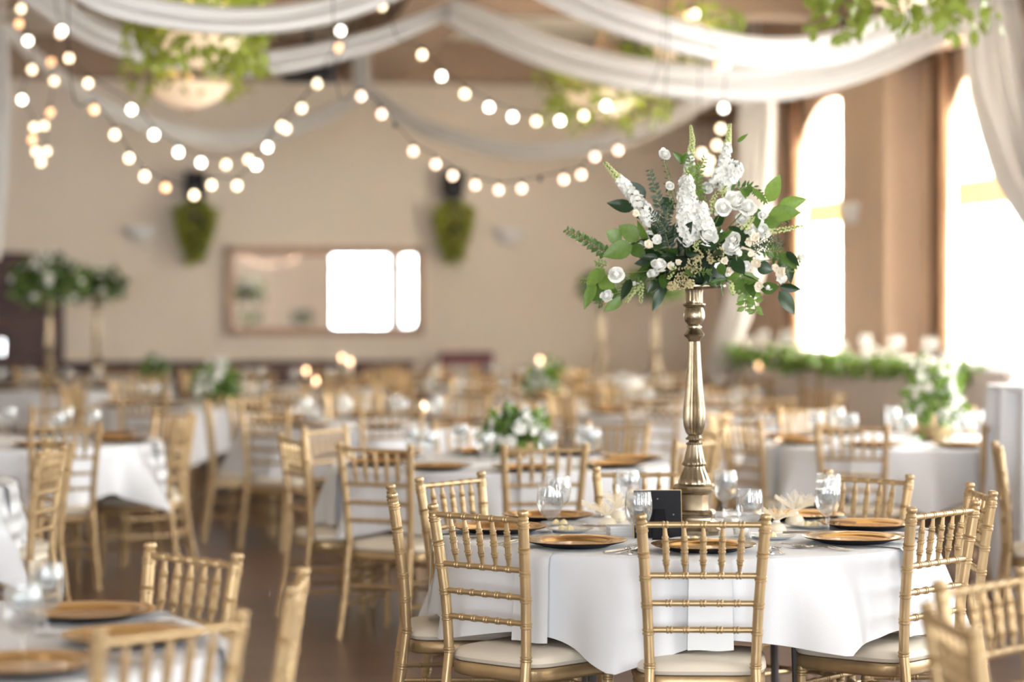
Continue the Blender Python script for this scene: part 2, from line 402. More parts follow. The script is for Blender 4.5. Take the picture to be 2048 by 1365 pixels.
MB().box((0, -0.03, mh / 2), (mwid - 0.1, 0.02, mh - 0.1)).build('mirror_glass', M['mirror'], mo, smooth=False)
for c, d in (((0, -0.04, 0.05), (mwid, 0.07, 0.10)), ((0, -0.04, mh - 0.05), (mwid, 0.07, 0.10)), ((-mwid / 2 + 0.05, -0.04, mh / 2), (0.10, 0.07, mh)), ((mwid / 2 - 0.05, -0.04, mh / 2), (0.10, 0.07, mh))):
    MB().box(c, d).build('frame_rail', mat('mirror_frame', (0.42, 0.28, 0.20), 0.5, var=0.1) if 'mf' not in M else M['mf'], mo, smooth=False)

def sconce(loc, rz, label):
    t = thing('wall_sconce', label, 'wall lamp', loc, rz)
    prof = [(0.02, -0.15), (0.09, -0.13), (0.16, -0.07), (0.20, 0.02), (0.205, 0.04), (0.19, 0.04), (0.15, -0.05), (0.05, -0.11)]
    mb = MB(); n = 14
    vs = [(r * cos(PI * k / n), -0.01 - r * 0.75 * sin(PI * k / n), z) for r, z in prof for k in range(n + 1)]
    fs = [(i * (n + 1) + k, i * (n + 1) + k + 1, (i + 1) * (n + 1) + k + 1, (i + 1) * (n + 1) + k) for i in range(len(prof) - 1) for k in range(n)]
    mb.add(vs, fs).build('shade', M['sconce'], t)
    MB().box((0, -0.006, -0.04), (0.14, 0.02, 0.2)).build('back_plate', M['sconce'], t, smooth=False)
sconce(W(fw(281), 0, fz(281, 460)), ROT, 'white bowl wall sconce left of the left hanging planter')
sconce(W(fw(1018), 0, fz(1018, 465)), ROT, 'white bowl wall sconce right of the right hanging planter')
sconce(W(-0.34, WIN_R[0] + 2.0, 2.45), ROT - PI / 2, 'small white wall sconce on the pillar between the windows')

# ------------------------------------------------------------------ foliage helpers
def leaf_mesh(name, m, wid=0.45, fold=0.10, bend=0.15, nu=5, nv=7, sharp=1.0):
    def fn(a, b):
        w = wid * 0.5 * (sin(PI * min(1, b ** 0.8)) ** 0.85) * (1.0 if b < 0.6 else 1 - 0.12 * sharp * ((b - 0.6) / 0.4))
        x = (a - 0.5) * 2
        return Vector((x * w, b, fold * abs(x) * w * 2 - bend * (b - 0.1) ** 2))
    return MB().grid(fn, nu, nv).mesh(name, m)
LEAF = {}
for k in ('b', 'm', 'd', 'e', 'y'):
    LEAF[k] = leaf_mesh('leaf', M['leaf_' + k])
def orient(base, tip, nrm):
    y = (Vector(tip) - Vector(base)); L = y.length; y = y / L
    n = Vector(nrm); n = n - y * n.dot(y); n = n.normalized() if n.length > 1e-6 else y.orthogonal().normalized()
    x = y.cross(n)
    m = Matrix((x, y, n)).transposed().to_4x4(); m.translation = Vector(base)
    return m, L
def mb_leaf(mb, base, tip, nrm, wid=0.4, fold=0.2):
    m, L = orient(base, tip, nrm)
    P = [(0, 0, 0), (-wid * .4, .3, .06), (0, .33, 0), (wid * .4, .3, .06), (-wid * .42, .62, .02), (0, .66, -.06), (wid * .42, .62, .02), (0, 1, -.16)]
    mb.add([m @ (Vector(p) * L) for p in P], [(0, 2, 1), (0, 3, 2), (1, 2, 5, 4), (2, 3, 6, 5), (4, 5, 7), (5, 6, 7)])
def rvec(s=1.0): return Vector((random.uniform(-s, s), random.uniform(-s, s), random.uniform(-s, s)))
def mb_floret(mb, c, r, nrm, n=5):
    nrm = Vector(nrm).normalized(); a = nrm.orthogonal().normalized(); b = nrm.cross(a); ph = random.random() * 6
    for k in range(n):
        an = ph + 2 * PI * k / n
        d = a * cos(an) + b * sin(an); e = a * cos(an + PI / 2) + b * sin(an + PI / 2)
        j = random.uniform(0.8, 1.2) * r
        mb.add([c, c + d * j * .6 + e * j * .5 + nrm * j * .35, c + d * j * 1.05 + nrm * j * .25 * random.uniform(.4, 1.6), c + d * j * .6 - e * j * .5 + nrm * j * .35], [(0, 1, 2, 3)])
def mb_rose(mb, c, r, nrm, layers=4):
    nrm = Vector(nrm).normalized(); a = nrm.orthogonal().normalized(); b = nrm.cross(a)
    for l in range(layers):
        f = (l + 1) / layers; n = 3 + l
        for k in range(n):
            an = 2 * PI * k / n + l * 0.7 + random.uniform(-.1, .1); sp = 2 * PI / n * 0.72
            op = 0.55 + 0.45 * f * random.uniform(.6, 1.3); hj = random.uniform(.72, 1.12); tj = random.uniform(-.25, .25)
            def fn(u, v):
                th = an + (u - .5) * 2 * sp
                rr = r * f * (0.30 + 0.70 * sin(v * PI * (.80 - .28 * f)) * op) * (1 - 0.10 * (2 * u - 1) ** 2)
                h = r * (-0.55 + hj * (1.25 - 0.35 * f + tj * (u - .5)) * v - 0.25 * f * f * v ** 3 - 0.22 * v * (2 * u - 1) ** 2)
                return c + (a * cos(th) + b * sin(th)) * rr + nrm * h
            mb.grid(fn, 5, 5)
    mb_ball(mb, c, r * .42, 8)
def mb_ball(mb, c, r, n=6):
    mb.lathe([(r * .35, -r * .92), (r * .85, -r * .45), (r, 0), (r * .85, r * .45), (r * .35, r * .92)], n, c)

# planters on the far wall
def planter(px, label):
    t = thing('wall_planter', label, 'planter', W(fw(px), 0, fz(px, 525)), ROT)
    zt = fz(px, 345) - fz(px, 525)
    MB().box((0, -0.13, zt - 0.14), (0.24, 0.24, 0.28)).box((0, -0.13, zt - 0.30), (0.17, 0.17, 0.06)).build('speaker_box', M['black'], t, smooth=False)
    MB().tube([(0, -0.02, zt - 0.2), (0, -0.02, 0.5)], 0.02, 8).build('bracket', M['black'], t)
    MB().lathe([(0.03, 0.02), (0.10, 0.2), (0.16, 0.5), (0.17, 0.52)], 12, (0, -0.16, 0)).build('basket', M['wire'], t)
    mb = MB()
    for i in range(420):
        h = random.random() ** .7; rr = 0.03 + 0.20 * h ** .9 if h < .8 else 0.03 + .8 * (1.03 - h)
        an = random.uniform(0, 2 * PI); p = Vector((rr * cos(an), -0.17 + 0.7 * min(rr * sin(an), .14), h * 0.70))
        d = Vector((cos(an) * .4, sin(an) * .6 - .3, -0.8 + random.random())).normalized() * random.uniform(.07, .13)
        mb_leaf(mb, p, p + d, rvec() + Vector((0, -1, .5)), 0.6)
    mb.build('foliage', M['leaf_p'], t)['kind'] = 'stuff'
planter(390, 'black wall bracket with trailing green plant left of the mirror')
planter(903, 'black wall bracket with trailing green plant right of the mirror')

# ------------------------------------------------------------------ chiavari chair
def ringed(path, ra, rings, amp=0.004, n=10, extra=None):
    """tube along a straight or bent path with pairs of turned rings; rings are path fractions"""
    P = [Vector(p) for p in path]; L = [0]
    for i in range(1, len(P)): L.append(L[-1] + (P[i] - P[i - 1]).length)
    T = L[-1]
    def pos(s):
        s = max(0, min(T, s))
        for i in range(1, len(P)):
            if s <= L[i] + 1e-9:
                f = (s - L[i - 1]) / max(1e-9, L[i] - L[i - 1]); return P[i - 1].lerp(P[i], f)
        return P[-1]
    S = [(T * k / 10, 0) for k in range(11)]
    for r in rings:
        c = r * T
        for o in (-0.0055, 0.0055):
            S += [(c + o - 0.0045, 0), (c + o - 0.002, amp), (c + o + 0.002, amp), (c + o + 0.0045, 0)]
    S = sorted(set(S))
    S = [(s, a) for s, a in S if 0 <= s <= T]
    rad_ = ra if callable(ra) else (lambda f: ra)
    pts = [pos(s) for s, a in S]; rs = [rad_(s / T) + a for s, a in S]
    if extra:
        d = (P[-1] - P[-2]).normalized()
        for dz, r in extra: pts.append(P[-1] + d * dz); rs.append(r)
    return MB().tube(pts, rs, n)
CH = []     # (name, mesh)
def chair_parts():
    g = M['gold']
    for s in (-1, 1):
        path = [(s * .180, -.275, 0), (s * .172, -.235, .20), (s * .166, -.205, .44), (s * .172, -.212, .60), (s * .183, -.232, .76), (s * .1925, -.25, .888)]
        fin = [(0.004, .0165), (0.008, .0185), (0.012, .0165), (0.016, .013), (0.020, .0165), (0.027, .0185), (0.033, .0165), (0.036, .008)]
        CH.append(('back_post', ringed(path, lambda f: .0155 + .002 * f, [.10, .22, .36, .50, .62, .715, .81, .895, .985], .0028, 14, fin).mesh('back_post', g)))
    for z, w, y in ((.889, .1925, -.25), (.728, .181, -.2275), (.640, .1745, -.216), (.556, .1705, -.210)):
        CH.append(('back_rail', ringed([(-w + .014, y, z), (w - .014, y, z)], .0095, [1 / 6, 2 / 6, 3 / 6, 4 / 6, 5 / 6], .0026, 10).mesh('back_rail', g)))
    for k in range(1, 6):
        f = k / 6 * 2 - 1
        CH.append(('spindle', ringed([(f * .170, -.2275, .735), (f * .181, -.25, .882)], lambda q: .0052 + .0048 * min(1, q * 4, (1 - q) * 3.2), [.24, .5, .74], .0026, 8).mesh('spindle', g)))
    # seat frame with rounded corners
    def outline(t, ins=0.0):
        an = 2 * PI * t; e = 5.0
        cx, cy_ = cos(an), sin(an)
        x = math.copysign(abs(cx) ** (2 / e), cx); y = math.copysign(abs(cy_) ** (2 / e), cy_)
        return x * ((.198 + .026 * (y + 1) / 2) - ins), y * (.212 - ins) + .012
    def ringgrid(prof, nm, m):
        n = 40; mb = MB(); vs = []; fs = []
        for ins, z in prof:
            for k in range(n):
                x, y = outline(k / n, ins); vs.append((x, y, z))
        for i in range(len(prof) - 1):
            for k in range(n):
                k2 = (k + 1) % n; fs.append((i * n + k, i * n + k2, (i + 1) * n + k2, (i + 1) * n + k))
        fs.append(tuple(range(n - 1, -1, -1))); fs.append(tuple((len(prof) - 1) * n + k for k in range(n)))
        return mb.add(vs, fs).mesh(nm, m)
    CH.append(('seat_frame', ringgrid([(.012, .362), (.004, .365), (0, .372), (0, .400), (.005, .407), (.012, .408)], 'seat_frame', g)))
    CH.append(('cushion', ringgrid([(.012, .408), (.002, .412), (-.004, .424), (.0, .438), (.012, .447), (.04, .453), (.09, .457), (.15, .459)], 'cushion', M['ivory'])))
    for s in (-1, 1):
        CH.append(('front_leg', ringed([(s * .198, .188, 0), (s * .192, .178, .37)], lambda f: .0125 + .004 * f, [.12, .3, .52, .74, .94], .003, 10).mesh('front_leg', g)))
    for s in (-1, 1):
        for z, y0, y1 in ((.27, -.226, .171), (.16, -.24, .173)):
            CH.append(('stretcher', ringed([(s * .171, y0, z), (s * .194, y1 + .01, z)], .0085, [.2, .4, .6, .8], .0024, 8).mesh('stretcher', g)))
    for z in (.31, .20):
        CH.append(('stretcher', ringed([(-.19, .181, z), (.19, .181, z)], .0085, [.2, .4, .6, .8], .0024, 8).mesh('stretcher', g)))
    CH.append(('stretcher', ringed([(-.165, -.228, .25), (.165, -.228, .25)], .0085, [.2, .4, .6, .8], .0024, 8).mesh('stretcher', g)))
chair_parts()
def far_chair_mesh():
    mb = MB()
    for s in (-1, 1):
        mb.tube([(s * .18, -.275, 0), (s * .166, -.205, .44), (s * .181, -.228, .73), (s * .1925, -.25, .92)], .018, 6)
        mb.tube([(s * .198, .188, 0), (s * .192, .178, .37)], .015, 6)
        for z in (.16, .27): mb.tube([(s * .172, -.23, z), (s * .188, .172, z)], .009, 5)
    for z, w, y in ((.889, .19, -.25), (.728, .18, -.2275), (.64, .174, -.216), (.556, .17, -.21)): mb.tube([(-w, y, z), (w, y, z)], .0105, 5)
    for k in range(1, 6):
        f = k / 6 * 2 - 1; mb.tube([(f * .17, -.2275, .735), (f * .181, -.25, .882)], .009, 5)
    mb.box((0, .01, .388), (.42, .42, .04))
    mb.tube([(-.18, .171, .25), (.18, .171, .25)], .009, 5)
    return mb.mesh('frame', M['gold'])
FARCH = far_chair_mesh()
CUSH = [m for n, m in CH if n == 'cushion'][0]
def chair(loc, rz, label, group, detail=True):
    t = thing('chiavari_chair', label, 'chair', loc, rz, group)
    if detail:
        for n, m in CH: inst(n, m, t)
    else:
        inst('frame', FARCH, t); inst('cushion', CUSH, t)
    return t

# ------------------------------------------------------------------ table ware meshes
def goblet_meshes():
    out = [(.036, 0.0), (.036, .002), (.030, .005), (.012, .009), (.0065, .016), (.0055, .035), (.0065, .045), (.0090, .050), (.0065, .055), (.010, .060), (.024, .069), (.038, .085), (.0455, .106), (.0475, .126), (.0465, .150), (.0435, .174), (.0428, .182)]
    inn = [(.0413, .182), (.0420, .174), (.0450, .150), (.0460, .126), (.0440, .106), (.0365, .087), (.022, .072), (.004, .067)]
    g = MB().lathe(out + inn, 72, flute=.055, nf=18, fl=[0] * 9 + [1] * 7 + [0] * 9).mesh('goblet', M['glass'])
    w = MB().lathe([(.004, .0675), (.0215, .0725), (.036, .0875), (.0435, .1062), (.0455, .126), (.0448, .1485), (.0444, .155)], 24).mesh('water', M['water'])
    ice = MB()
    for i in range(10):
        an = i * 1.3; r = .022 if i % 5 else 0
        m = Matrix.Translation((r * cos(an), r * sin(an), .128 + .020 * (i // 5) + .004 * (i % 3))) @ Matrix.Rotation(i * .8, 4, 'Y') @ Matrix.Rotation(i * .5, 4, 'X')
        ice.box((0, 0, 0), (.021, .021, .021), 0, m)
    return g, w, ice.mesh('ice', M['ice'], False)
GOB, WAT, ICE = goblet_meshes()
def goblet(p, label, group, full=True):
    t = thing('water_goblet', label, 'glass', p, random.random() * 6, group)
    inst('goblet_bowl', GOB, t)
    if full: inst('water', WAT, t); inst('ice', ICE, t)
    return t
CHG = MB().lathe([(.001, .0075), (.105, .0075), (.115, .0085), (.122, .0135), (.128, .0165), (.165, .0215), (.1735, .0225), (.1745, .0215)], 56, capb=False, capt=False).mesh('plate_top', M['charger'])
CHGU = MB().lathe([(.001, 0), (.11, 0), (.125, .006), (.165, .0165), (.1745, .0215)], 48, capb=False, capt=False).mesh('underside', M['black'])
def charger(p, label, group):
    t = thing('charger_plate', label, 'plate', p, random.random() * 6, group)
    inst('plate_top', CHG, t); inst('underside', CHGU, t)
def strip(pts, w, th=.0018):   # cutlery handle: flat bar along y with half-widths
    mb = MB(); n = len(pts)
    vs = []; fs = []
    for i, (y, z) in enumerate(pts):
        for x, dz in ((-w[i], 0), (0, th * 1.2), (w[i], 0), (0, -th)): vs.append((x, y, z + dz))
    for i in range(n - 1):
        for k in range(4): fs.append((i * 4 + k, i * 4 + (k + 1) % 4, i * 4 + 4 + (k + 1) % 4, i * 4 + 4 + k))
    fs += [(0, 1, 2, 3), tuple(n * 4 - 1 - k for k in range(4))]
    return mb.add(vs, fs)
def cutlery():
    hp = [(-.10, .003), (-.085, .004), (-.04, .006), (.0, .009), (.03, .007)]
    fk = strip(hp + [(.045, .005), (.055, .006)], [.007, .008, .0055, .003, .0028, .009, .011])
    for i in range(4):
        x = -.009 + i * .006
        fk.tube([(x, .055, .006), (x, .08, .0035), (x * .95, .10, .0075)], [.0019, .0017, .0009], 5)
    sp = strip(hp, [.007, .008, .0055, .003, .0028])
    sp.grid(lambda a, b: Vector((.0185 * cos(2 * PI * a) * sin(PI / 2 * b), .062 + .030 * sin(2 * PI * a) * sin(PI / 2 * b), .008 - .006 * cos(PI / 2 * b))), 20, 6, True)
    kn = strip([(-.115, .005), (-.10, .006), (-.02, .006), (0, .005)], [.006, .0075, .006, .005], .004)
    kn.add([(-.005, 0, .004), (.006, 0, .004), (.009, .04, .004), (.008, .085, .004), (-.004, .11, .004), (-.005, 0, .006), (.006, 0, .0055), (.009, .04, .0045), (.008, .085, .0045), (-.004, .11, .006)], [(4, 3, 2, 1, 0), (5, 6, 7, 8, 9), (0, 1, 6, 5), (1, 2, 7, 6), (2, 3, 8, 7), (3, 4, 9, 8), (4, 0, 5, 9)])
    return fk.mesh('fork', M['silver']), sp.mesh('spoon', M['silver']), kn.mesh('knife', M['silver'])
FORK, SPOON, KNIFE = cutlery()
def napkin_mesh(R, rc):
    """flat under the charger, over the table edge, hanging; local +x is outwards, table centre at x=0"""
    path = [(rc - .13, .0035), (R - .03, .0035), (R + .003, .002), (R + .022, -.012), (R + .030, -.04), (R + .034, -.14), (R + .040, -.22), (R + .043, -.29)]
    def fn(a, b):
        i = b * (len(path) - 1); k = min(int(i), len(path) - 2); f = i - k
        x = path[k][0] * (1 - f) + path[k + 1][0] * f; z = path[k][1] * (1 - f) + path[k + 1][1] * f
        y = (a - .5) * .135 * (1 + .10 * max(0, -z / .3))
        return Vector((math.sqrt(max(0, x * x - y * y)) if x > R else x + .004 * sin(a * 9) * max(0, -z * 4), y, z + .002 * sin(a * 7)))
    mb = MB().grid(fn, 9, 22)
    me = mb.mesh('napkin', M['napkin'])
    return me

# ------------------------------------------------------------------ tables
TH = 0.755
def cloth_mesh(R, seed, hem=.50, low=.40, ph=-108.0, nc=8):
    rnd = random.Random(seed); n = 192
    off = [rnd.uniform(-4, 4) if seed != 3 else 0.5 for _ in range(nc)]; dl = [rnd.uniform(-.04, .03) if seed != 3 else (0, .045, .03, 0, 0, 0, 0, .04)[_] for _ in range(nc)]
    def fn(a, b):
        th = 2 * PI * a; deg = math.degrees(th)
        best = 999; bi = 0
        for k in range(nc):
            d = abs((deg - (ph + 360 / nc * k + off[k]) + 180) % 360 - 180)
            if d < best: best = d; bi = k
        q = best / (180 / nc)
        pk = max(0, 1 - q) ** 1.35
        hz = hem - (hem - low - dl[bi]) * pk
        if b < .45:
            r = R * (b / .45); return Vector((r * cos(th), r * sin(th), TH + .006))
        if b < .52:
            f = (b - .45) / .07; return Vector(((R + .012 * sin(f * PI / 2)) * cos(th), (R + .012 * sin(f * PI / 2)) * sin(th), TH + .006 - .014 * (1 - cos(f * PI / 2))))
        f = (b - .52) / .48; z0 = TH - .008
        z = z0 + (hz - z0) * f
        dr = z0 - z
        fold = (max(0, 1 - q) ** 2.6) * .32 - .06 * math.exp(-((q - .55) / .2) ** 2)
        rip = .016 * sin(th * 11 + seed) * f + .009 * sin(th * 23 + seed) * f + .004 * sin(th * 41 + 2 * seed) * f
        r = R + .012 + dr * (.09 + fold * 1.1) + rip
        return Vector((r * cos(th), r * sin(th), z))
    return MB().grid(fn, n, 30, True).mesh('tablecloth', M['cloth'])
SIDES = ['right', 'far right', 'far', 'far left', 'left', 'near left', 'near', 'near right']
def side(th): return SIDES[int(round((math.degrees(th) % 360) / 45)) % 8]
def round_table(c, R, desc, seed, hem=.50, low=.40, ph=-108.0):
    t = thing('round_table', 'round folding table under the white cloth of the ' + desc, 'table', (c[0], c[1], 0))
    MB().lathe([(R - .004, TH - .03), (R, TH - .028), (R, TH), (R - .004, TH + .001)], 64).build('tabletop', M['tablewood'], t)
    for k in range(4):
        an = PI / 4 + k * PI / 2
        MB().tube([(R * .55 * cos(an), R * .55 * sin(an), TH - .03), (R * .58 * cos(an), R * .58 * sin(an), 0)], .015, 8).build('leg', M['legsteel'], t)
    cl = inst('tablecloth', cloth_mesh(R, seed, hem, low, ph), None, (c[0], c[1], 0))
    tag(cl, 'white cloth with pointed corners draped over the ' + desc, 'tablecloth')
def inview(p, m=60):
    if p[1] < 1: return False
    x = 1024 + p[0] / p[1] * F; y = YH + (CAMZ - p[2]) / p[1] * F
    return -m < x < 2048 + m and -m < y < 1365 + m
def setting(c, R, th, rc, desc, gname, nap, full=True, cut=True, gob=True, chg=True):
    sd = side(th); ct, st = cos(th), sin(th); z = TH + .0065
    P = lambda r, t, dz=0: Vector((c[0] + r * ct - t * st, c[1] + r * st + t * ct, z + dz))
    if chg and inview(P(rc, 0)): charger(P(rc, 0, .004), 'gold charger plate, %s of the %s' % (sd, desc), 'gold chargers on the ' + gname)
    if nap:
        o = inst('napkin', nap, None, (c[0], c[1], z), (0, 0, th))
        tag(o, 'hanging white napkin, %s of the %s' % (sd, desc), 'napkin', 'napkins on the ' + gname)
    if gob and inview(P(R * .5, .14)): goblet(P(R * .52, .15), 'water goblet, %s of the %s' % (sd, desc), 'goblets on the ' + gname, full)
    if cut:
        for nm, me, t, extra in (('fork', FORK, -.215, 'outer '), ('fork', FORK, -.245, 'inner '), ('knife', KNIFE, .215, ''), ('spoon', SPOON, .245, '')):
            p = P(rc + .02, t * -1 if False else t, .001)
            if nm == 'fork' and random.random() < .25: pass
            o = inst(nm, me, None, p, (0, 0, th + PI / 2 + random.uniform(-.05, .05)))
            tag(o, 'silver %s%s, %s of the %s' % (extra, nm, sd, desc), nm, 'cutlery on the ' + gname)
def ring_chairs(c, angs, desc, gname, detail=True):
    for a in angs:
        th, r = (rad(a[0]), a[1]) if hasattr(a, '__len__') else (rad(a), 1.10)
        tw = rad(a[2]) if hasattr(a, '__len__') and len(a) > 2 else 0
        p = Vector((c[0] + (r - .25) * cos(th), c[1] + (r - .25) * sin(th), 0))
        if not (inview(p + Vector((0, 0, .9)), 260 if p.y < 7 else 70) or inview(p + Vector((0, 0, .3)), 40)): continue
        lb = ('gold chair, %s of the %s' if detail else 'blurred gold chair, %s of the %s') % (side(th), desc)
        chair(p, th + PI / 2 + tw, lb, 'chairs around the ' + gname, detail)

# --- main table
C0 = (0.625, 8.63); R0 = 0.87
D0 = 'main table with tall flower stand'
round_table(C0, R0, D0, 3)
ring_chairs(C0, [(-91.5, 1.10), (-131, 1.12), (-176, 1.05), (144, 1.06), (95, 1.08), (45, 1.07), (1, 1.05), (-42, 1.06)], D0, 'main table')
NAP0 = napkin_mesh(R0 + .014, .67)
for k, a in enumerate((-89.5, -128, -178, 137, 92, 47, 9, -37)):
    setting(C0, R0, rad(a), .67, D0, 'main table', NAP0, gob=False)
for lab, px, py, in (('left of the near left charger, near the table rim', 1100, 1073), ('just behind the left goblet', 1117, 1050), ('in front of the black picture frame', 1277, 1092), ('behind the black picture frame', 1255, 1036), ('right of the metal stand, further back', 1450, 1036), ('right of the metal stand, nearer the front chair', 1499, 1086), ('behind the right hand charger, nearer one', 1655, 1066), ('farthest right, behind another goblet', 1657, 1046)):
    s = (py - YH) / (CAMZ - TH - .006); D = F / s
    p = at(px, py, D); p.z = TH + .0065
    goblet(p, 'water goblet ' + lab, 'goblets on the main table')

# --- other tables: centre, radius, chairs, description, group, detail, cloth phase
TABLES = [
 ((-1.58, 5.80), .87, [(44, 1.00), (1, 1.06), (-41, 1.15)], 'table in the lower left corner', True, -30),
 ((2.02, 5.12), .87, [(178, 1.09, 6), (139, 1.16)], 'table in the lower right corner', True, 10),
 ((-0.05, 12.40), .87, [(-80, 1.16), (-118, 1.26), (-158, 1.12), (-35, 1.15), (8, 1.1), (55, 1.1), (100, 1.1), (150, 1.1)], 'low flower table behind the main table', True, -95),
 ((-3.15, 11.00), .87, [(28, 1.12), (-6, 1.08), (75, 1.1)], 'table at the left picture edge', True, -20),
 ((-2.95, 14.25), .87, [(-64, 1.16), (-8, 1.05), (-110, 1.1), (40, 1.1), (85, 1.1), (130, 1.1)], 'second table at the left edge', True, -20),
 ((-2.45, 19.20), .90, [(-105, 1.2), (-50, 1.15), (-150, 1.1), (-5, 1.1), (40, 1.1), (85, 1.1), (130, 1.1), (175, 1.1)], 'left table with white flowers', False, -88),
 ((2.27, 14.25), .87, [(-111, 1.18), (-66, 1.15), (-152, 1.1), (-20, 1.1), (66, 1.1), (112, 1.1), (158, 1.1)], 'flower table before the head table', True, -90),
 ((3.35, 11.10), .87, [(172, 1.1), (215, 1.1)], 'table cut off at the right edge', True, -45),
 ((-0.95, 16.3), .87, [k * 45 + 10 for k in range(8)], 'candle table behind the low flower table', False, -80),
 ((1.35, 18.0), .87, [k * 45 + 25 for k in range(8)], 'table behind the metal stand', False, -80),
 ((-0.25, 20.4), .87, [k * 45 + 5 for k in range(8)], 'middle table below the mirror', False, -80),
 ((-4.40, 23.0), .87, [k * 45 + 18 for k in range(8)], 'tall flower table by the dark door', False, -80),
 ((-2.10, 23.4), .87, [k * 45 + 30 for k in range(8)], 'far table left of the mirror', False, -80),
 ((-0.35, 24.3), .87, [k * 45 + 12 for k in range(8)], 'far table right of the mirror', False, -80),
 ((1.45, 22.0), .87, [k * 45 + 40 for k in range(8)], 'far table with a tall flower stand', False, -80),
]
for i, (c, R, angs, desc, det, ph) in enumerate(TABLES):
    hem, low = (.50, .40) if det else (.47, .36)
    if i == 3: low = .30
    round_table(c, R, desc, 20 + i, hem, low, ph)
    ring_chairs(c, angs, desc, desc, det)
    nap = napkin_mesh(R + .014, .67) if det else None
    for a in angs:
        th = rad(a[0] if hasattr(a, '__len__') else a)
        near = i in (0, 1)
        setting(c, R, th, .67, desc, desc, nap if inview((c[0] + R * cos(th), c[1] + R * sin(th), .7)) else None, full=(c[1] < 15.5), cut=near, gob=(i != 0))

for px, py, lab in ((46, 1330, 'large blurred water goblet nearest the lower left corner'), (92, 1278, 'blurred water goblet behind the nearest one in the lower left')):
    D = F * (CAMZ - TH) / (py - YH); p = at(px, py, D); p.z = TH + .0065; goblet(p, lab, 'goblets on the lower left table')
# ------------------------------------------------------------------ tall metal stand
def stand_meshes():
    # square plinth (local z from 0)
    def sq(prof):
        mb = MB(); vs = []; fs = []; e = .16
        n = 16
        for w, z in prof:
            for k in range(n):
                an = 2 * PI * (k + .5) / n
                cx, sy = cos(an), sin(an); m = max(abs(cx), abs(sy)); q = .12
                x = cx / m * (1 - q) + cx * q; y = sy / m * (1 - q) + sy * q
                vs.append((x * w, y * w, z))
        for i in range(len(prof) - 1):
            for k in range(n):
                k2 = (k + 1) % n; fs.append((i * n + k, i * n + k2, (i + 1) * n + k2, (i + 1) * n + k))
        fs.append(tuple(range(n - 1, -1, -1))); fs.append(tuple((len(prof) - 1) * n + k for k in range(n)))
        return mb.add(vs, fs)
    pl = sq([(.098, 0), (.098, .012), (.090, .018), (.072, .035), (.069, .050), (.071, .056), (.074, .060), (.070, .066), (.058, .072), (.056, .100), (.058, .118), (.066, .124), (.070, .130), (.070, .142), (.064, .147), (.050, .149)]).mesh('plinth', M['pewter'])
    prof = [(.058, .149), (.058, .156), (.052, .168), (.046, .182), (.039, .196), (.036, .207), (.041, .214), (.041, .219), (.037, .225), (.033, .245), (.027, .270), (.0255, .280)]
    b = MB().lathe(prof, 48, flute=.07, nf=16).mesh('bell_base', M['pewter'])
    rings = MB()
    for z, r in ((.214, .040), (.283, .026), (.300, .027)):
        for k in range(22):
            an = 2 * PI * k / 22; mb_ball(rings, (r * cos(an), r * sin(an), z), .0042, 5)
    collar = MB().lathe([(.023, .278), (.026, .283), (.023, .288), (.019, .293), (.022, .297), (.026, .302), (.024, .308), (.021, .312)], 28)
    rg = rings.mesh('beading', M['pewter']); cg = collar.mesh('collar', M['pewter'])
    shaft = [(.020, .310), (.030, .320), (.038, .345), (.0405, .375), (.039, .405), (.0355, .440), (.031, .480), (.027, .530), (.0235, .590), (.021, .640), (.020, .655)]
    sh = MB().lathe(shaft, 72, flute=.15, nf=18).mesh('fluted_shaft', M['pewter'])
    up = [(.020, .652), (.024, .662), (.036, .674), (.037, .680), (.032, .688), (.024, .700), (.021, .706), (.027, .709), (.027, .714), (.021, .717), (.024, .722), (.034, .735), (.038, .755), (.036, .775), (.030, .790), (.036, .794), (.040, .799), (.040, .806), (.030, .810), (.030, .818)]
    u = MB().lathe(up, 40, flute=.05, nf=14, fl=[0, 0, 0, 0, 0, 0, 0, 0, 0, 0, 0, 1, 1, 1, 0, 0, 0, 0, 0, 0]).mesh('turned_neck', M['pewter'])
    cp = MB().lathe([(.030, .816), (.030, .850), (.033, .862)], 48, flute=.10, nf=16).mesh('fluted_cup', M['pewter'])
    pt = MB().lathe([(.035, .862), (.105, .872), (.112, .876), (.112, .881), (.104, .883)], 40).mesh('top_dish', M['pewter'])
    return [('plinth', pl), ('bell_base', b), ('beading', rg), ('collar', cg), ('fluted_shaft', sh), ('turned_neck', u), ('fluted_cup', cp), ('top_dish', pt)]
STAND = stand_meshes()
ZK = [(0, 0), (.149, .176), (.310, .346), (.655, .684), (.884, .884)]
for n_, me_ in STAND:      # proportions along the height
    for vt in me_.vertices:
        for (a0, b0), (a1, b1) in zip(ZK, ZK[1:]):
            if vt.co.z <= a1 + 1e-6: vt.co.z = b0 + (vt.co.z - a0) * (b1 - b0) / (a1 - a0); break
    me_.update()
def stand(p, label, rz=0.0, group='tall metal flower stands'):
    t = thing('pedestal_stand', label, 'stand', p, rz, group)
    for n, m in STAND:
        q = inst(n, m, t)
        if n == 'beading': q['kind'] = 'stuff'
    return t
s_c = 560.0
SP = Vector((0.648, 8.60, TH + .0065))
stand(SP, 'tall antique champagne metal pedestal stand on the main table', rad(-13))

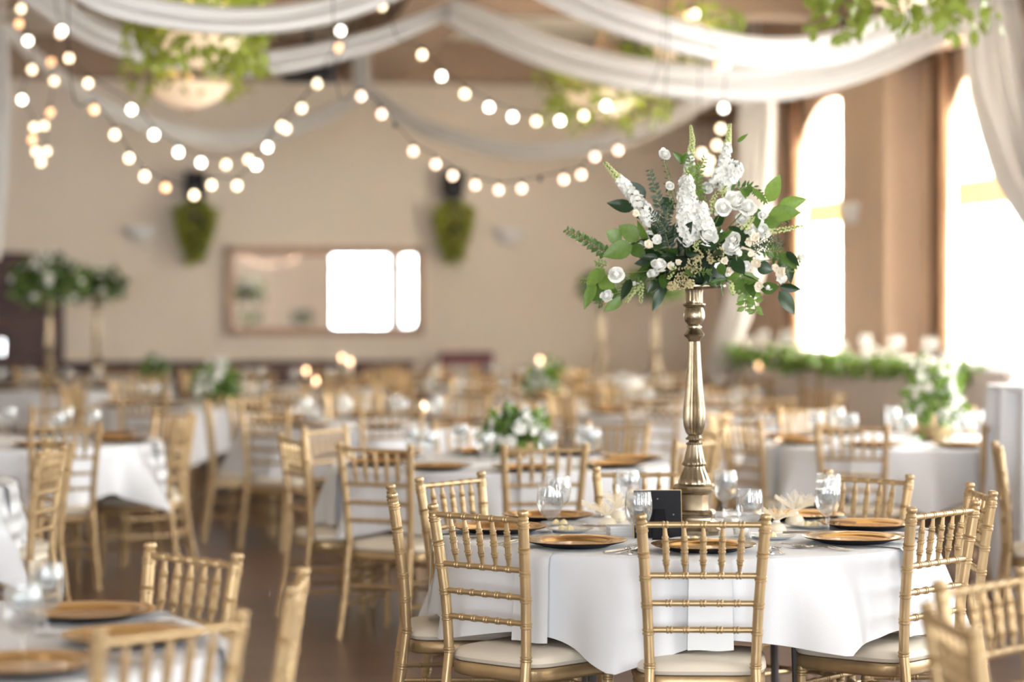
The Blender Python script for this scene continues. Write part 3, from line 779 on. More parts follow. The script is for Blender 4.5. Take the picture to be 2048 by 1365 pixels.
# ------------------------------------------------------------------ main flower arrangement
FA = thing('flower_arrangement', 'large white and green flower arrangement atop the metal stand of the main table', 'flowers', SP + Vector((0, 0, .884)), 0, 'tall flower arrangements')
def Zc(zx, zy, y=0.0):       # local point from a spot in the enlarged study of the bouquet
    px = 1100 + zx / 3.102; py = 220 + zy / 3.102
    return Vector(((px - 1388) / s_c, y, (566 - py) / s_c))
mb = MB(); mb.lathe([(.02, 0), (.085, .005), (.10, .04), (.085, .09), (.03, .12)], 20); mb.build('floral_foam', M['foam'], FA)
CAMN = Vector((0, -1, 0.15))
def put_leaf(kind, b, t, wid, y0=-.06, y1=-.10, tw=.35):
    base = Zc(*b, y0); tip = Zc(*t, y1)
    m, L = orient(base, tip, CAMN + rvec(tw))
    w = wid / 3.102 / s_c / (L * .45)
    inst('leaf', LEAF[kind], FA, mw=m @ Matrix.Diagonal((L * w, L, L, 1)))
for args in [
 ('b', (1340, 570), (1400, 402), 100), ('b', (1400, 592), (1567, 553), 85), ('b', (1335, 645), (1522, 632), 108, -.08, -.13), ('b', (1310, 700), (1424, 676), 84), ('m', (1265, 600), (1262, 726), 75),
 ('d', (590, 545), (478, 438), 92, -.02, -.04), ('d', (522, 605), (356, 570), 84, -.02, -.05), ('d', (620, 640), (525, 660), 70),
 ('b', (545, 800), (425, 712), 118, -.08, -.11), ('b', (440, 800), (345, 745), 100, -.06, -.07), ('b', (505, 835), (325, 900), 118, -.10, -.14), ('m', (500, 835), (580, 905), 90), ('b', (600, 820), (530, 690), 50),
 ('b', (335, 975), (222, 1085), 100, -.05, -.08), ('b', (275, 1055), (210, 1222), 70), ('b', (310, 1035), (390, 1095), 110), ('m', (330, 1080), (250, 1180), 100, -.02, -.02), ('b', (445, 1150), (335, 1238), 76), ('d', (495, 1040), (438, 1165), 60), ('m', (400, 1090), (330, 1170), 90),
 ('d', (685, 1090), (630, 1238), 68, -.10, -.12), ('d', (655, 1045), (598, 1122), 55, -.10, -.13), ('m', (700, 1010), (690, 1100), 70),
 ('d', (1412, 1115), (1517, 1257), 96, -.03, -.03), ('d', (1415, 1085), (1553, 1107), 56, -.03, -.03), ('d', (1440, 880), (1500, 1070), 90, -.03, -.02), ('m', (1400, 880), (1518, 975), 80), ('m', (1290, 1105), (1398, 1085), 80), ('d', (1450, 870), (1525, 960), 50),
 ('d', (1110, 920), (1180, 1010), 90, -.12, -.15), ('d', (980, 960), (1060, 1030), 90, -.12, -.14), ('d', (1260, 960), (1360, 990), 85, -.11, -.13), ('d', (1090, 720), (1180, 780), 70, -.1, -.13), ('d', (1180, 760), (1140, 840), 60, -.12, -.15), ('m', (1080, 1040), (980, 1060), 46, -.1, -.12), ('m', (1170, 1045), (1120, 1060), 50, -.1, -.12),
 ('d', (820, 890), (900, 890), 40, -.15, -.17), ('d', (930, 820), (1010, 860), 55, -.15, -.18), ('d', (900, 800), (940, 860), 50, -.15, -.18), ('m', (830, 330), (755, 265), 46), ('m', (800, 340), (835, 270), 38), ('b', (1150, 200), (1205, 155), 26), ('d', (700, 530), (760, 640), 80, .02, .0), ('d', (1010, 720), (1060, 640), 60), ('b', (1240, 480), (1330, 580), 40), ('m', (1110, 500), (1130, 460), 40), ('m', (1200, 540), (1225, 455), 44), ('b', (1170, 480), (1200, 545), 36)]:
    put_leaf(*args)
# inner filler leaves
rl = random.Random(5)
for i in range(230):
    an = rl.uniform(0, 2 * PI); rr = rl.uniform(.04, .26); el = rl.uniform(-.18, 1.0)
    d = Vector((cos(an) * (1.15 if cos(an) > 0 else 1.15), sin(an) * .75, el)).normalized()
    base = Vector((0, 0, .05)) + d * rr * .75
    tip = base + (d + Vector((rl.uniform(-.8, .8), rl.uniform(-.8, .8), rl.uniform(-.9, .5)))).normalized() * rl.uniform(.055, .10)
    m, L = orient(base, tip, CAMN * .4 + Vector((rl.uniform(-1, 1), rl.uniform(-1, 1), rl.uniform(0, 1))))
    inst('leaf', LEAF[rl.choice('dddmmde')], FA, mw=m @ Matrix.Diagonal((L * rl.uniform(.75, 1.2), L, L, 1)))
# flower spikes
def spike(pts, y, r0, r1, frac_bud, dens, petal='petal', parent=FA):
    P = [Zc(*p, y + .02 * random.uniform(-1, 1)) for p in pts]
    o = MB().tube(P, .0022, 5).build('flower_spike', M['stem'], parent)
    fl = MB(); bd = MB(); N = int(dens * 1.35)
    for i in range(N):
        f = i / N; k = f * (len(P) - 1); j = min(int(k), len(P) - 2); c = P[j].lerp(P[j + 1], k - j)
        r = r0 + (r1 - r0) * f; an = i * 2.4; ax = (P[j + 1] - P[j]).normalized(); a = ax.orthogonal().normalized(); b = ax.cross(a)
        d = a * cos(an) + b * sin(an)
        if f > 1 - frac_bud: mb_ball(bd, c + d * r * .6, .0055 - .003 * (f - 1 + frac_bud) / max(.01, frac_bud), 5)
        else: mb_floret(fl, c + d * r * .75, r * .56, d + ax * .4 + rvec(.4), 6)
    if fl.v: fl.build('florets', M[petal], o)
    if bd.v: bd.build('buds', M['bud'], o)
spike([(620, 680), (560, 600), (470, 480), (400, 410), (330, 325)], -.10, .030, .012, .30, 95)
spike([(860, 480), (870, 280), (885, 180), (872, 85)], .03, .024, .007, .62, 66)
spike([(1040, 460), (1085, 330), (1110, 180), (1120, 72)], .04, .030, .008, .38, 90)
spike([(840, 790), (835, 640), (825, 520), (830, 430)], -.14, .042, .022, .0, 120)
spike([(930, 740), (915, 660), (900, 590)], -.14, .036, .026, .0, 60)
spike([(1080, 470), (1150, 370), (1155, 330)], .03, .030, .024, .0, 40)
spike([(860, 700), (880, 480), (830, 350)], -.04, .018, .012, .7, 40)
spike([(1000, 640), (990, 560), (1020, 510)], -.1, .014, .008, 1.0, 22)
spike([(1230, 760), (1420, 740), (1560, 712)], -.06, .018, .007, .85, 46)
spike([(1180, 740), (1220, 690), (1240, 660)], -.1, .016, .008, 1.0, 20)
spike([(1090, 560), (1060, 500), (1080, 470)], -.05, .018, .010, .9, 24)
spike([(1100, 1060), (1110, 1110), (1120, 1140)], -.1, .014, .008, 1.0, 22)
spike([(760, 960), (730, 1020), (720, 1040)], -.13, .013, .007, 1.0, 16)
spike([(540, 1080), (500, 1130), (470, 1190)], -.05, .018, .008, 1.0, 26)
spike([(560, 1060), (560, 1120), (560, 1190)], -.05, .016, .008, 1.0, 20)
# tan clusters
def cluster(spots, y, mname, n, r, nm):
    mb = MB()
    for zx, zy, rr in spots:
        for i in range(n):
            a = rl.uniform(0, 2 * PI); q = math.sqrt(rl.random()) * rr
            p = Zc(zx + q * cos(a), zy + q * sin(a), y - rl.uniform(0, .03)); mb_ball(mb, p, r * rl.uniform(.7, 1.2), 5)
    mb.build(nm, M[mname], FA)
cluster([(830, 1010, 60), (870, 960, 50), (790, 1060, 50), (740, 1085, 30), (890, 900, 40), (850, 1070, 30)], -.12, 'tan', 75, .0032, 'astilbe_plume')
cluster([(1000, 890, 50), (980, 920, 30), (1030, 880, 30)], -.13, 'tan', 45, .0034, 'seed_head')
cluster([(890, 840, 26), (905, 800, 16)], -.14, 'bud', 30, .0032, 'seed_head')
# roses
for zx, zy, r, y in [(712, 268, 42, -.02), (402, 1012, 50, -.14), (345, 1140, 42, -.10), (660, 952, 52, -.13), (628, 1005, 40, -.13), (955, 775, 72, -.16), (1055, 605, 52, -.12), (1135, 560, 72, -.10), (1205, 598, 58, -.10), (1110, 800, 50, -.14), (1100, 850, 54, -.14), (832, 818, 32, -.16), (1165, 352, 44, .05), (1562, 905, 30, .02), (1290, 742, 52, -.08), (1240, 760, 34, -.1), (1335, 1088, 26, -.08), (738, 465, 30, -.05), (1140, 880, 30, -.15), (620, 770, 40, -.04), (560, 830, 36, -.04), (980, 470, 40, .06), (1180, 670, 40, -.05), (1300, 648, 30, -.09)]:
    mb = MB(); up = Vector((rl.uniform(-.5, .5), -.8, rl.uniform(.1, .9)))
    c = Zc(zx, zy, y); mb_rose(mb, c, r / 3.102 / s_c * 1.08, up, 4 if r > 35 else 3)
    o = mb.build('rose', M['petal'], FA)
    MB().tube([c - up.normalized() * .008, c * .55 + Vector((0, .0, .03)), Vector((0, 0, .05))], .002, 5).build('stem', M['stem'], o)
    sp = MB()
    for k in range(4): mb_leaf(sp, c - up.normalized() * .012, c - up.normalized() * .012 + (rvec(.6) - up * .3).normalized() * .026, rvec(), .3)
    sp.build('sepals', M['leaf_m'], o)
# cream orchid-like blossoms
for zx, zy, r in [(1060, 930, 26), (1085, 990, 28), (1020, 960, 24), (1195, 960, 34), (1255, 945, 34), (1270, 1085, 30), (1400, 1000, 36), (1410, 1040, 34), (650, 800, 34), (600, 830, 30), (1240, 790, 34), (1205, 820, 28), (735, 960, 26), (520, 640, 26), (1080, 1010, 20), (1370, 970, 24), (1220, 890, 20), (780, 940, 20)]:
    mb = MB(); c = Zc(zx, zy, -.13)
    mb_rose(mb, c, r / 3.102 / s_c * .95, CAMN + rvec(.8), 2)
    mb_floret(mb, c, r / 3.102 / s_c * 1.0, CAMN + rvec(.5), 6)
    mb.build('blossom', M['petal_c'] if rl.random() < .6 else M['petal'], FA)
# leafy sprigs
def sprig(pts, y, kind, n, ll, stem='stem_r', wid=.5, taper=True, name='leafy_sprig'):
    P = [Zc(*p, y) for p in pts]
    o = MB().tube(P, .0016, 5).build(name, M[stem], FA)
    mb = MB()
    for i in range(n):
        f = (i + .5) / n; k = f * (len(P) - 1); j = min(int(k), len(P) - 2); c = P[j].lerp(P[j + 1], k - j)
        ax = (P[j + 1] - P[j]).normalized(); sd = ax.cross(Vector((0, 1, 0))).normalized() * (1 if i % 2 else -1)
        L = ll * (1 - .45 * f if taper else 1)
        mb_leaf(mb, c, c + (sd + ax * .45 + rvec(.35)).normalized() * L, CAMN + rvec(.6), wid)
    mb.build('leaflets', M['leaf_' + kind], o)
sprig([(345, 880), (230, 810), (100, 735)], -.05, 'm', 30, .032, wid=.62)
sprig([(690, 650), (650, 500), (610, 370)], -.06, 'e', 20, .030, 'stem', .62)
sprig([(720, 760), (660, 690), (590, 620)], -.12, 'e', 26, .034, 'stem', .35)
sprig([(730, 860), (700, 740), (720, 600)], -.10, 'e', 30, .036, 'stem', .3)
sprig([(640, 820), (680, 720), (760, 560)], -.06, 'd', 26, .036, 'stem', .3)
sprig([(930, 580), (900, 420), (850, 260)], .0, 'b', 26, .034, 'stem', .4)
sprig([(900, 520), (920, 380), (960, 290)], .0, 'b', 22, .032, 'stem', .4)
sprig([(870, 560), (860, 440), (880, 340)], -.03, 'b', 22, .034, 'stem', .4)
sprig([(1150, 480), (1250, 470), (1340, 570)], -.02, 'm', 22, .032, 'stem', .4)
sprig([(1170, 1000), (1200, 1080), (1200, 1240)], -.06, 'b', 16, .060, 'stem', .62)
sprig([(1190, 1030), (1240, 1100), (1270, 1255)], -.05, 'b', 16, .055, 'stem', .62)
sprig([(1300, 860), (1400, 870), (1480, 1000)], -.07, 'm', 28, .034, 'stem', .35)
sprig([(1220, 850), (1330, 790), (1420, 830)], -.08, 'e', 34, .030, 'stem', .22)
sprig([(1250, 880), (1320, 830), (1400, 780)], -.09, 'e', 30, .028, 'stem', .2)
sprig([(980, 830), (960, 760), (975, 660)], -.12, 'b', 16, .030, 'stem', .3)
sprig([(350, 960), (300, 940), (280, 945)], -.05, 'b', 10, .022)
sprig([(330, 1180), (300, 1195), (290, 1180)], -.1, 'm', 8, .024)
sprig([(240, 1050), (215, 1050), (190, 1045)], -.03, 'b', 8, .016)
sprig([(1330, 660), (1400, 700), (1500, 650)], -.02, 'm', 18, .030, 'stem', .35)
sprig([(820, 980), (930, 1000), (980, 1000)], -.13, 'b', 18, .026, 'stem', .3)
sprig([(560, 1020), (480, 1060), (430, 1160)], -.04, 'b', 22, .034, 'stem', .35)
sprig([(1380, 900), (1440, 940), (1540, 920)], .0, 'm', 16, .028, 'stem', .35)
sprig([(740, 600), (735, 450), (700, 300)], -.03, 'm', 16, .020, 'stem', .3)

# ------------------------------------------------------------------ small things on the main table
# black picture frame seen from behind
pf = at(1316, 1045, 8.42); pf.z = TH + .0065
t = thing('picture_frame', 'black table number frame seen from behind beside the metal stand', 'picture frame', pf, rad(4))
tm = Matrix.Rotation(rad(-9), 4, 'X')
MB().box((0, 0, .082), (.165, .014, .165), 0, tm).build('backing', M['black'], t, smooth=False)
MB().box((0, .010, .082), (.172, .010, .172), 0, tm).build('wooden_rim', M['gold'], t, smooth=False)
MB().hexa([Vector(p) for p in ((-.03, -.075, 0), (.03, -.075, 0), (-.03, -.070, 0), (.03, -.070, 0), (-.012, -.001, .10), (.022, -.001, .10), (-.012, .004, .10), (.022, .004, .10))]).build('easel_leg', M['black'], t, smooth=False)
for x, z in ((0, .135), (.055, .08), (-.055, .155)): MB().tube([tm @ Vector((x, -.007, z)), tm @ Vector((x, -.011, z))], .003, 8).build('clip', M['legsteel'], t)
# side plates with butter
def side_plate(px, py, label, fork=True):
    D = F * (CAMZ - TH) / (py - YH); p = at(px, py, D); p.z = TH + .0065
    t = thing('side_plate', 'small white bread plate ' + label, 'plate', p, 0, 'bread plates on the main table')
    MB().lathe([(.001, .004), (.05, .004), (.058, .007), (.084, .014), (.086, .0135), (.060, .003), (.045, 0), (.001, 0)], 40, capb=False, capt=False).build('plate', M['china'], t)
    b = thing('butter_rosette', 'pale yellow butter rosette on the bread plate ' + label, 'butter', p + Vector((-.03, -.02, .0045)), 0, 'butter rosettes on bread plates')
    bm_ = MB()
    for dx in (0, .028):
        bm_.lathe([(.013, 0), (.015, .004), (.013, .012), (.010, .017), (.005, .021), (.001, .022)], 14, (dx, 0, 0), flute=.25, nf=7)
    bm_.build('butter_curl', M['butter'], b)
    if fork:
        o = inst('knife', KNIFE, None, p + Vector((.035, .0, .016)), (0, 0, rad(70 + 20 * random.random())))
        tag(o, 'butter knife laid on the bread plate ' + label, 'knife')
side_plate(1140, 1068, 'behind the near left charger')
side_plate(1128, 1056, 'between the left chargers', False)
side_plate(1390, 1090, 'behind the front chair', False)
side_plate(1545, 1082, 'right of the front chair post')
side_plate(1630, 1060, 'behind the near right charger')
side_plate(1640, 1048, 'between the right chargers', False)
# tulle favours
def favour(px, py, label, sc_=1.0, lean=0.0):
    D = F * (CAMZ - TH) / (py - YH); p = at(px, py, D); p.z = TH + .0065
    t = thing('tulle_favour', label, 'favour', p, rad(random.uniform(-20, 20)), 'tulle favour bundles')
    MB().lathe([(.012, 0), (.030, .006), (.036, .022), (.026, .040), (.010, .050)], 18).build('pouch', M['tulle'], t)
    MB().lathe([(.008, .004), (.024, .010), (.028, .022), (.018, .036)], 12).build('sweets', M['wax'], t)
    for k in range(9):
        an = 2 * PI * k / 9 + .2; d = Vector((cos(an) * .8 + lean, sin(an) * .6, .9)).normalized()
        L = random.uniform(.075, .11) * sc_
        e = d.cross(Vector((0, 0, 1))).normalized() * .028
        def fn(a, b): return Vector((0, 0, .048)) + d * L * b + e * (a - .5) * 2 * b ** .8 + Vector((0, 0, .012 * sin(a * 9 + k) * b - .03 * b * b))
        MB().grid(fn, 7, 6).build('tulle_petal', M['tulle'], t)
    MB().lathe([(.011, .046), (.013, .050), (.011, .054)], 12).build('ribbon', M['paper'], t)
favour(1215, 1066, 'cream tulle favour bundle left of the black frame', 1.15, -.2)
favour(1235, 1050, 'cream tulle favour bundle just behind another near the black frame', 1.1, .3)
favour(1590, 1058, 'cream tulle favour bundle right of the front chair', 1.2, .1)
favour(1553, 1076, 'cream tulle favour bundle nearest the front chair post', .9, .2)
# folded cards (menus) near the frame
for i, (px, py) in enumerate(((1240, 1075),)):
    D = F * (CAMZ - TH) / (py - YH); p = at(px, py, D); p.z = TH + .0065
    t = thing('napkin_stack', 'small stack of white folded napkins before the black frame', 'napkins', p, rad(8))
    for k in range(7): MB().box((.001 * (k % 3), .001 * (k % 2), .0025 + .005 * k), (.085, .085, .0042)).build('folded_napkin', M['napkin'], t, smooth=False)
# votive with flower
def votive(p, label, lit=True):
    t = thing('votive_candle', label, 'candle', p, 0, 'votive candles')
    MB().lathe([(.024, 0), (.028, .004), (.033, .06), (.0315, .06), (.027, .008), (.001, .006)], 20, capt=False).build('holder', M['glass'], t)
    MB().lathe([(.001, .0085), (.025, .0085), (.027, .030), (.001, .031)], 16).build('wax', M['wax'], t)
    if lit: MB().lathe([(.001, .034), (.007, .042), (.008, .050), (.004, .062), (.001, .070)], 10).build('flame', M['flame'], t)
for px, py, lab in ((1462, 1056, 'unlit votive glass right of the metal stand'), (1482, 1078, 'unlit votive glass behind the front chair')):
    D = F * (CAMZ - TH) / (py - YH); p = at(px, py, D); p.z = TH + .0065; votive(p, lab, False)
# extra front cutlery
for px, py, me, nm, rz, lab in ((1572, 1098, SPOON, 'spoon', 215, 'silver spoon right of the front chair'), ):
    D = F * (CAMZ - TH) / (py - YH); p = at(px, py, D); p.z = TH + .0075
    tag(inst(nm, me, None, p, (0, 0, rad(rz))), lab, nm)

# ------------------------------------------------------------------ flowers and candles on the other tables
def bunch(p, label, rx, rz, h0, nleaf, nfl, group, vase=None, spikes=5, seed=1, kinds='bm'):
    r_ = random.Random(seed)
    t = thing('flower_arrangement', label, 'flowers', p, 0, group)
    if vase == 'bowl': MB().lathe([(.05, 0), (.055, .004), (.095, .05), (.10, .085), (.095, .09)], 20).build('bowl', M['gold'], t)
    fo = {k: MB() for k in kinds}; bl = MB()
    ctr = Vector((0, 0, h0))
    for i in range(nleaf):
        d = Vector((r_.uniform(-1, 1), r_.uniform(-1, 1), r_.uniform(-.55, 1))); d = d.normalized() * r_.uniform(.35, 1)
        b = ctr + Vector((d.x * rx, d.y * rx, d.z * rz)); q = b + (d + Vector((r_.uniform(-.7, .7), r_.uniform(-.7, .7), r_.uniform(-.9, .5)))).normalized() * r_.uniform(.05, .10)
        mb_leaf(fo[r_.choice(kinds)], b, q, rvec() + CAMN, .55)
    for k in kinds: fo[k].build('foliage', M['leaf_' + k], t)['kind'] = 'stuff'
    for i in range(nfl):
        d = Vector((r_.uniform(-1, 1), r_.uniform(-1, .6), r_.uniform(-.4, 1))).normalized()
        mb_rose(bl, ctr + Vector((d.x * rx, d.y * rx, d.z * rz)) * .95, r_.uniform(.03, .045), d, 2)
    for i in range(spikes):
        d = Vector((r_.uniform(-.6, .6), r_.uniform(-.5, .5), 1)).normalized()
        for k in range(14): 
            c = ctr + d * (rz * (.5 + k / 14 * .95)); mb_floret(bl, c + rvec(.012), .03 * (1 - .6 * k / 14), rvec(), 5)
    bl.build('blossoms', M['petal'], t)
    return t
def tabp(c, dx=0, dy=0): return Vector((c[0] + dx, c[1] + dy, TH + .0065))
bunch(tabp(TABLES[2][0], .07, .3), 'low white and green arrangement on the table behind the main table', .17, .11, .14, 240, 22, 'low flower arrangements', 'bowl', 4, 2)
bunch(tabp(TABLES[5][0], .1), 'low white and green arrangement on the left table with white flowers', .19, .16, .16, 260, 18, 'low flower arrangements', 'bowl', 7, 3)
bunch(tabp(TABLES[6][0], .22, .0), 'low white arrangement in a gold bowl before the head table', .17, .22, .20, 220, 26, 'low flower arrangements', 'bowl', 6, 4, 'b')
bunch(tabp(TABLES[10][0], .5), 'small low arrangement on the middle table below the mirror', .13, .12, .15, 160, 8, 'low flower arrangements', 'bowl', 3, 5)
bunch(tabp(TABLES[12][0], -1.35), 'small low arrangement on the far table left of the mirror', .12, .12, .15, 160, 8, 'low flower arrangements', 'bowl', 3, 6)
bunch(tabp(TABLES[13][0], .75), 'small low arrangement on the far table right of the mirror', .10, .10, .13, 160, 6, 'low flower arrangements', 'bowl', 2, 7)
def tall(c, label_s, label_f, seed, dx=0, dy=0, sc_=1.0):
    p = tabp(c, dx, dy); stand(p, label_s)
    bunch(p + Vector((0, 0, .884)), label_f, .30 * sc_, .20 * sc_, .10, 620, 20, 'tall flower arrangements', None, 7, seed, 'dmb')
tall(TABLES[11][0], 'blurred tall metal stand before the dark door', 'blurred tall flower arrangement before the dark door', 11, 0, 0, 1.3)
tall((-4.5, 26.2), 'blurred tall metal stand right of the dark door', 'blurred tall flower arrangement right of the dark door', 12, 0, 0, 1.05)
round_table((-4.5, 26.2), .8, 'farthest left table against the wall', 77)
tall(TABLES[14][0], 'blurred tall metal stand behind the main bouquet, right one', 'blurred tall flower arrangement hidden behind the main bouquet, right one', 13, -.13, .3, .8)
tall((.98, 26.6), 'blurred tall metal stand behind the main bouquet, left one', 'blurred tall flower arrangement behind the main bouquet, left one', 14, 0, 0, .8)
round_table((.98, 26.6), .8, 'farthest right table against the wall', 78)
for i, (px, py, D) in enumerate(((684, 714, 24.5), (612, 740, 22.9), (632, 760, 21.5), (1080, 719, 24.2), (848, 812, 16.8), (1518, 730, 22.0), (700, 722, 23.0))):
    p = at(px, py, D)
    t = thing('pillar_candle', 'lit candle on a tall glass holder, %s' % ('right of the mirror reflection', 'leftmost of the low pair', 'rightmost of the low pair', 'below the right wall sconce', 'nearest one behind the gold chairs', 'near the head table garland', 'just beside the mirror candle')[i], 'candle', (p.x, p.y, TH + .0065), 0, 'lit candles on far tables')
    h = max(.08, p.z - TH - .03)
    MB().lathe([(.045, 0), (.045, .006), (.012, .012), (.010, h * .7), (.035, h * .72), (.037, h + .03), (.035, h + .03), (.033, h * .74), (.001, h * .73)], 16, capt=False).build('holder', M['glass'], t)
    MB().lathe([(.001, h * .74), (.025, h * .74), (.025, h - .02), (.001, h - .018)], 12).build('wax', M['wax'], t)
    MB().lathe([(.001, h - .012), (.012, h + .004), (.013, h + .016), (.006, h + .034), (.001, h + .042)], 10).build('flame', M['flame'], t)

# ------------------------------------------------------------------ head table on its riser, along the right-hand windows
HV0, HV1 = 5.5, 13.2; HU = -1.2; RZ = 0.37
ris = MB().rbox(HU - .25, -0.36, HV0 - .4, HV1 + .2, 0, RZ).build('stage_riser', M['riser'], smooth=False)
tag(ris, 'dark carpeted riser platform under the head table', 'platform')
ht = thing('head_table', 'long head table with pale pleated skirt on the riser before the windows', 'table', W(HU, (HV0 + HV1) / 2, RZ), 0)
o_ = ht.location
def loc(p): return p - o_
mb = MB(); mb.hexa([loc(W(u, v, z)) for z in (RZ + .73, RZ + .755) for v in (HV0, HV1) for u in (HU, HU + .75)]); mb.build('table_top', M['cloth'], ht, smooth=False)
def skf(a, b):
    v = HV0 + (HV1 - HV0) * a; return loc(W(HU - .02 + .012 * sin(a * 260), v, RZ + .01 + .735 * b))
MB().grid(skf, 420, 3).build('table_skirt', M['skirt'], ht)
MB().grid(lambda a, b: loc(W(HU - .02 + .78 * a, HV1 + .01 + .012 * sin(a * 30), RZ + .01 + .735 * b)), 50, 3).build('table_skirt', M['skirt'], ht)
gl = MB(); gr = random.Random(9)
for i in range(950):
    v = gr.uniform(HV0 + .1, HV1 - .6); sagz = .03 * sin(v * 2.1) + .04 * sin(v * 5.3)
    p = W(HU - .06 + gr.uniform(-.05, .10), v, RZ + .745 + gr.uniform(-.07 - abs(sagz), .04))
    mb_leaf(gl, p, p + (Vector((gr.uniform(-1, 1), gr.uniform(-1, 1), gr.uniform(-1.2, .6)))).normalized() * gr.uniform(.06, .11), rvec() + CAMN, .5)
g_ = gl.build('leaf_garland', M['leaf_b']); tag(g_, 'long green leaf garland along the front edge of the head table', 'garland', None, 'stuff')
for k in range(18):
    v = HV0 + .35 + k * .42
    p = W(HU + .22 + .12 * (k % 2), v, RZ + .762)
    goblet(p, 'water goblet on the head table, %s from its far end' % ('first second third fourth fifth sixth seventh eighth ninth tenth eleventh twelfth thirteenth fourteenth fifteenth sixteenth seventeenth eighteenth'.split()[k]), 'goblets on the head table', False)
wf = MB()
for i in range(34):
    v = gr.uniform(HV0 + .1, HV1 - .5); d = Vector((gr.uniform(-.5, .5), -1, .6)); mb_rose(wf, W(HU + gr.uniform(0, .2), v, RZ + .80 + gr.uniform(0, .05)), gr.uniform(.03, .05), d, 2)
o = wf.build('white_blooms', M['petal']); tag(o, 'scattered white blooms lying along the head table garland', 'flowers', None, 'stuff')
# two gold sashes hanging down the skirt
for px in (1602, 1636):
    v = min((HV0 + .01 * k for k in range(700)), key=lambda q: abs(1024 + W(HU - .05, q, 0).x / W(HU - .05, q, 0).y * F - px))
    MB().grid(lambda a, b: loc(W(HU - .045 - .008 * sin(a * 9 + b * 5), v + .11 * (a - .5), RZ + .02 + .74 * b)), 7, 8).build('gold_sash', M['gold'], ht)
# tall white draped column near the head table end
cl = at(2005, 880, 12.6)
def colf(a, b):
    an = 2 * PI * a; r = .34 + .03 * sin(an * 14) - .05 * b
    return Vector((r * cos(an), r * sin(an), 1.12 * b))
t = thing('cocktail_table', 'high round table in a pleated white cloth before the right window', 'table', (cl.x + .35, 13.2, 0))
MB().grid(colf, 112, 5, True).build('pleated_cloth', M['cloth'], t); MB().lathe([(.29, 1.10), (.31, 1.115), (.31, 1.13), (.001, 1.131)], 40).build('table_top', M['cloth'], t)
# stacked burgundy chairs' seats and a dark console against the far wall
t = thing('console_table', 'low dark sideboard against the far wall left of the mirror', 'sideboard', W(fw(420), 0.02, 0), ROT)
MB().box((0, -.2, .44), (4.6, .4, .86)).build('carcass', M['dark'], t, smooth=False)
MB().box((0, -.21, .885), (4.7, .44, .03)).build('top', M['dark'], t, smooth=False)
for k in range(5): MB().box((-1.84 + .92 * k, -.405, .45), (.86, .02, .7)).build('door', M['dark'], t, smooth=False)
t = thing('stacking_chairs', 'dark burgundy padded armchair against the far wall', 'chair', W(fw(928), .45, 0), ROT)
MB().box((0, 0, .42), (.62, .55, .14)).build('seat', M['redwood'], t)
MB().box((0, .24, .72), (.62, .10, .55)).build('backrest', M['redwood'], t)
for s in (-1, 1):
    MB().box((s * .33, 0, .62), (.07, .5, .06)).build('armrest', M['redwood'], t)
    for y in (-.24, .24): MB().tube([(s * .30, y, 0), (s * .30, y, .6)], .02, 8).build('leg', M['dark'], t)

# ------------------------------------------------------------------ ceiling drapes
def catmull(P, n):
    P = [Vector(p) for p in P]; Q = [P[0] * 2 - P[1]] + P + [P[-1] * 2 - P[-2]]; out = []
    for i in range(1, len(Q) - 2):
        for k in range(n):
            t = k / n; a, b, c, d = Q[i - 1], Q[i], Q[i + 1], Q[i + 2]
            out.append(.5 * (2 * b + (c - a) * t + (2 * a - 5 * b + 4 * c - d) * t * t + (3 * b - a - 3 * c + d) * t ** 3))
    out.append(P[-1]); return out
def swag(ctrl, widths, label, folds=3.5, amp=.05, up=Vector((0, 0, 1)), name='ceiling_swag'):
    P = catmull([at(*c) for c in ctrl], 12); n = len(P); m = 25
    Wd = []
    for i in range(n):
        k = i / (n - 1) * (len(widths) - 1); j = min(int(k), len(widths) - 2); Wd.append(widths[j] * (1 - (k - j)) + widths[j + 1] * (k - j))
    vs = []
    for i in range(n):
        T = (P[min(i + 1, n - 1)] - P[max(i - 1, 0)]).normalized(); V = (up - T * up.dot(T)).normalized(); N = T.cross(V)
        for q in range(m):
            a = q / (m - 1) * 2 - 1; w = Wd[i]
            vs.append(P[i] + V * (a * w / 2) + N * (amp * w / .25 * (sin(a * folds * PI + i * .03) + .5 * sin(a * folds * 5.1 + 1 + i * .02)) + .3 * w * (1 - a) * .5))
    fs = [(i * m + q, i * m + q + 1, (i + 1) * m + q + 1, (i + 1) * m + q) for i in range(n - 1) for q in range(m - 1)]
    o = MB().add(vs, fs).build(name, M['drape']); tag(o, label, 'drape', 'white ceiling drapes')
    for p in ((P[0], P[-1]) if name == 'ceiling_swag' else (P[0],)):
        if p.z < CEIL: MB().tube([p, Vector((p.x, p.y, CEIL + .01))], .006, 6).build('tie_cord', M['drape'], o)
swag([(-40, -110, 15.4), (80, -5, 15.6), (230, 85, 15.9), (480, 130, 16.4), (720, 88, 17.0), (905, 18, 17.4)], [.26, .24, .20, .18, .15, .10], 'white fabric swag sagging from the upper left corner to the ceiling hub')
swag([(100, -70, 13.2), (220, 5, 13.4), (450, 42, 13.9), (650, 22, 14.4), (830, -45, 14.8)], [.20, .19, .17, .16, .16], 'short white fabric swag at the very top left')
swag([(8, 62, 19.2), (90, 135, 20.0), (230, 225, 21.2), (430, 278, 22.6), (610, 245, 23.8), (722, 190, 24.7)], [.14, .16, .18, .18, .16, .12], 'thin far white swag behind the left string lights')
swag([(740, 185, 24.7), (860, 258, 24.4), (1050, 302, 24.1), (1250, 275, 24.0), (1400, 205, 23.9), (1500, 150, 23.8)], [.12, .16, .18, .18, .16, .14], 'thin far white swag above the right hanging planter')
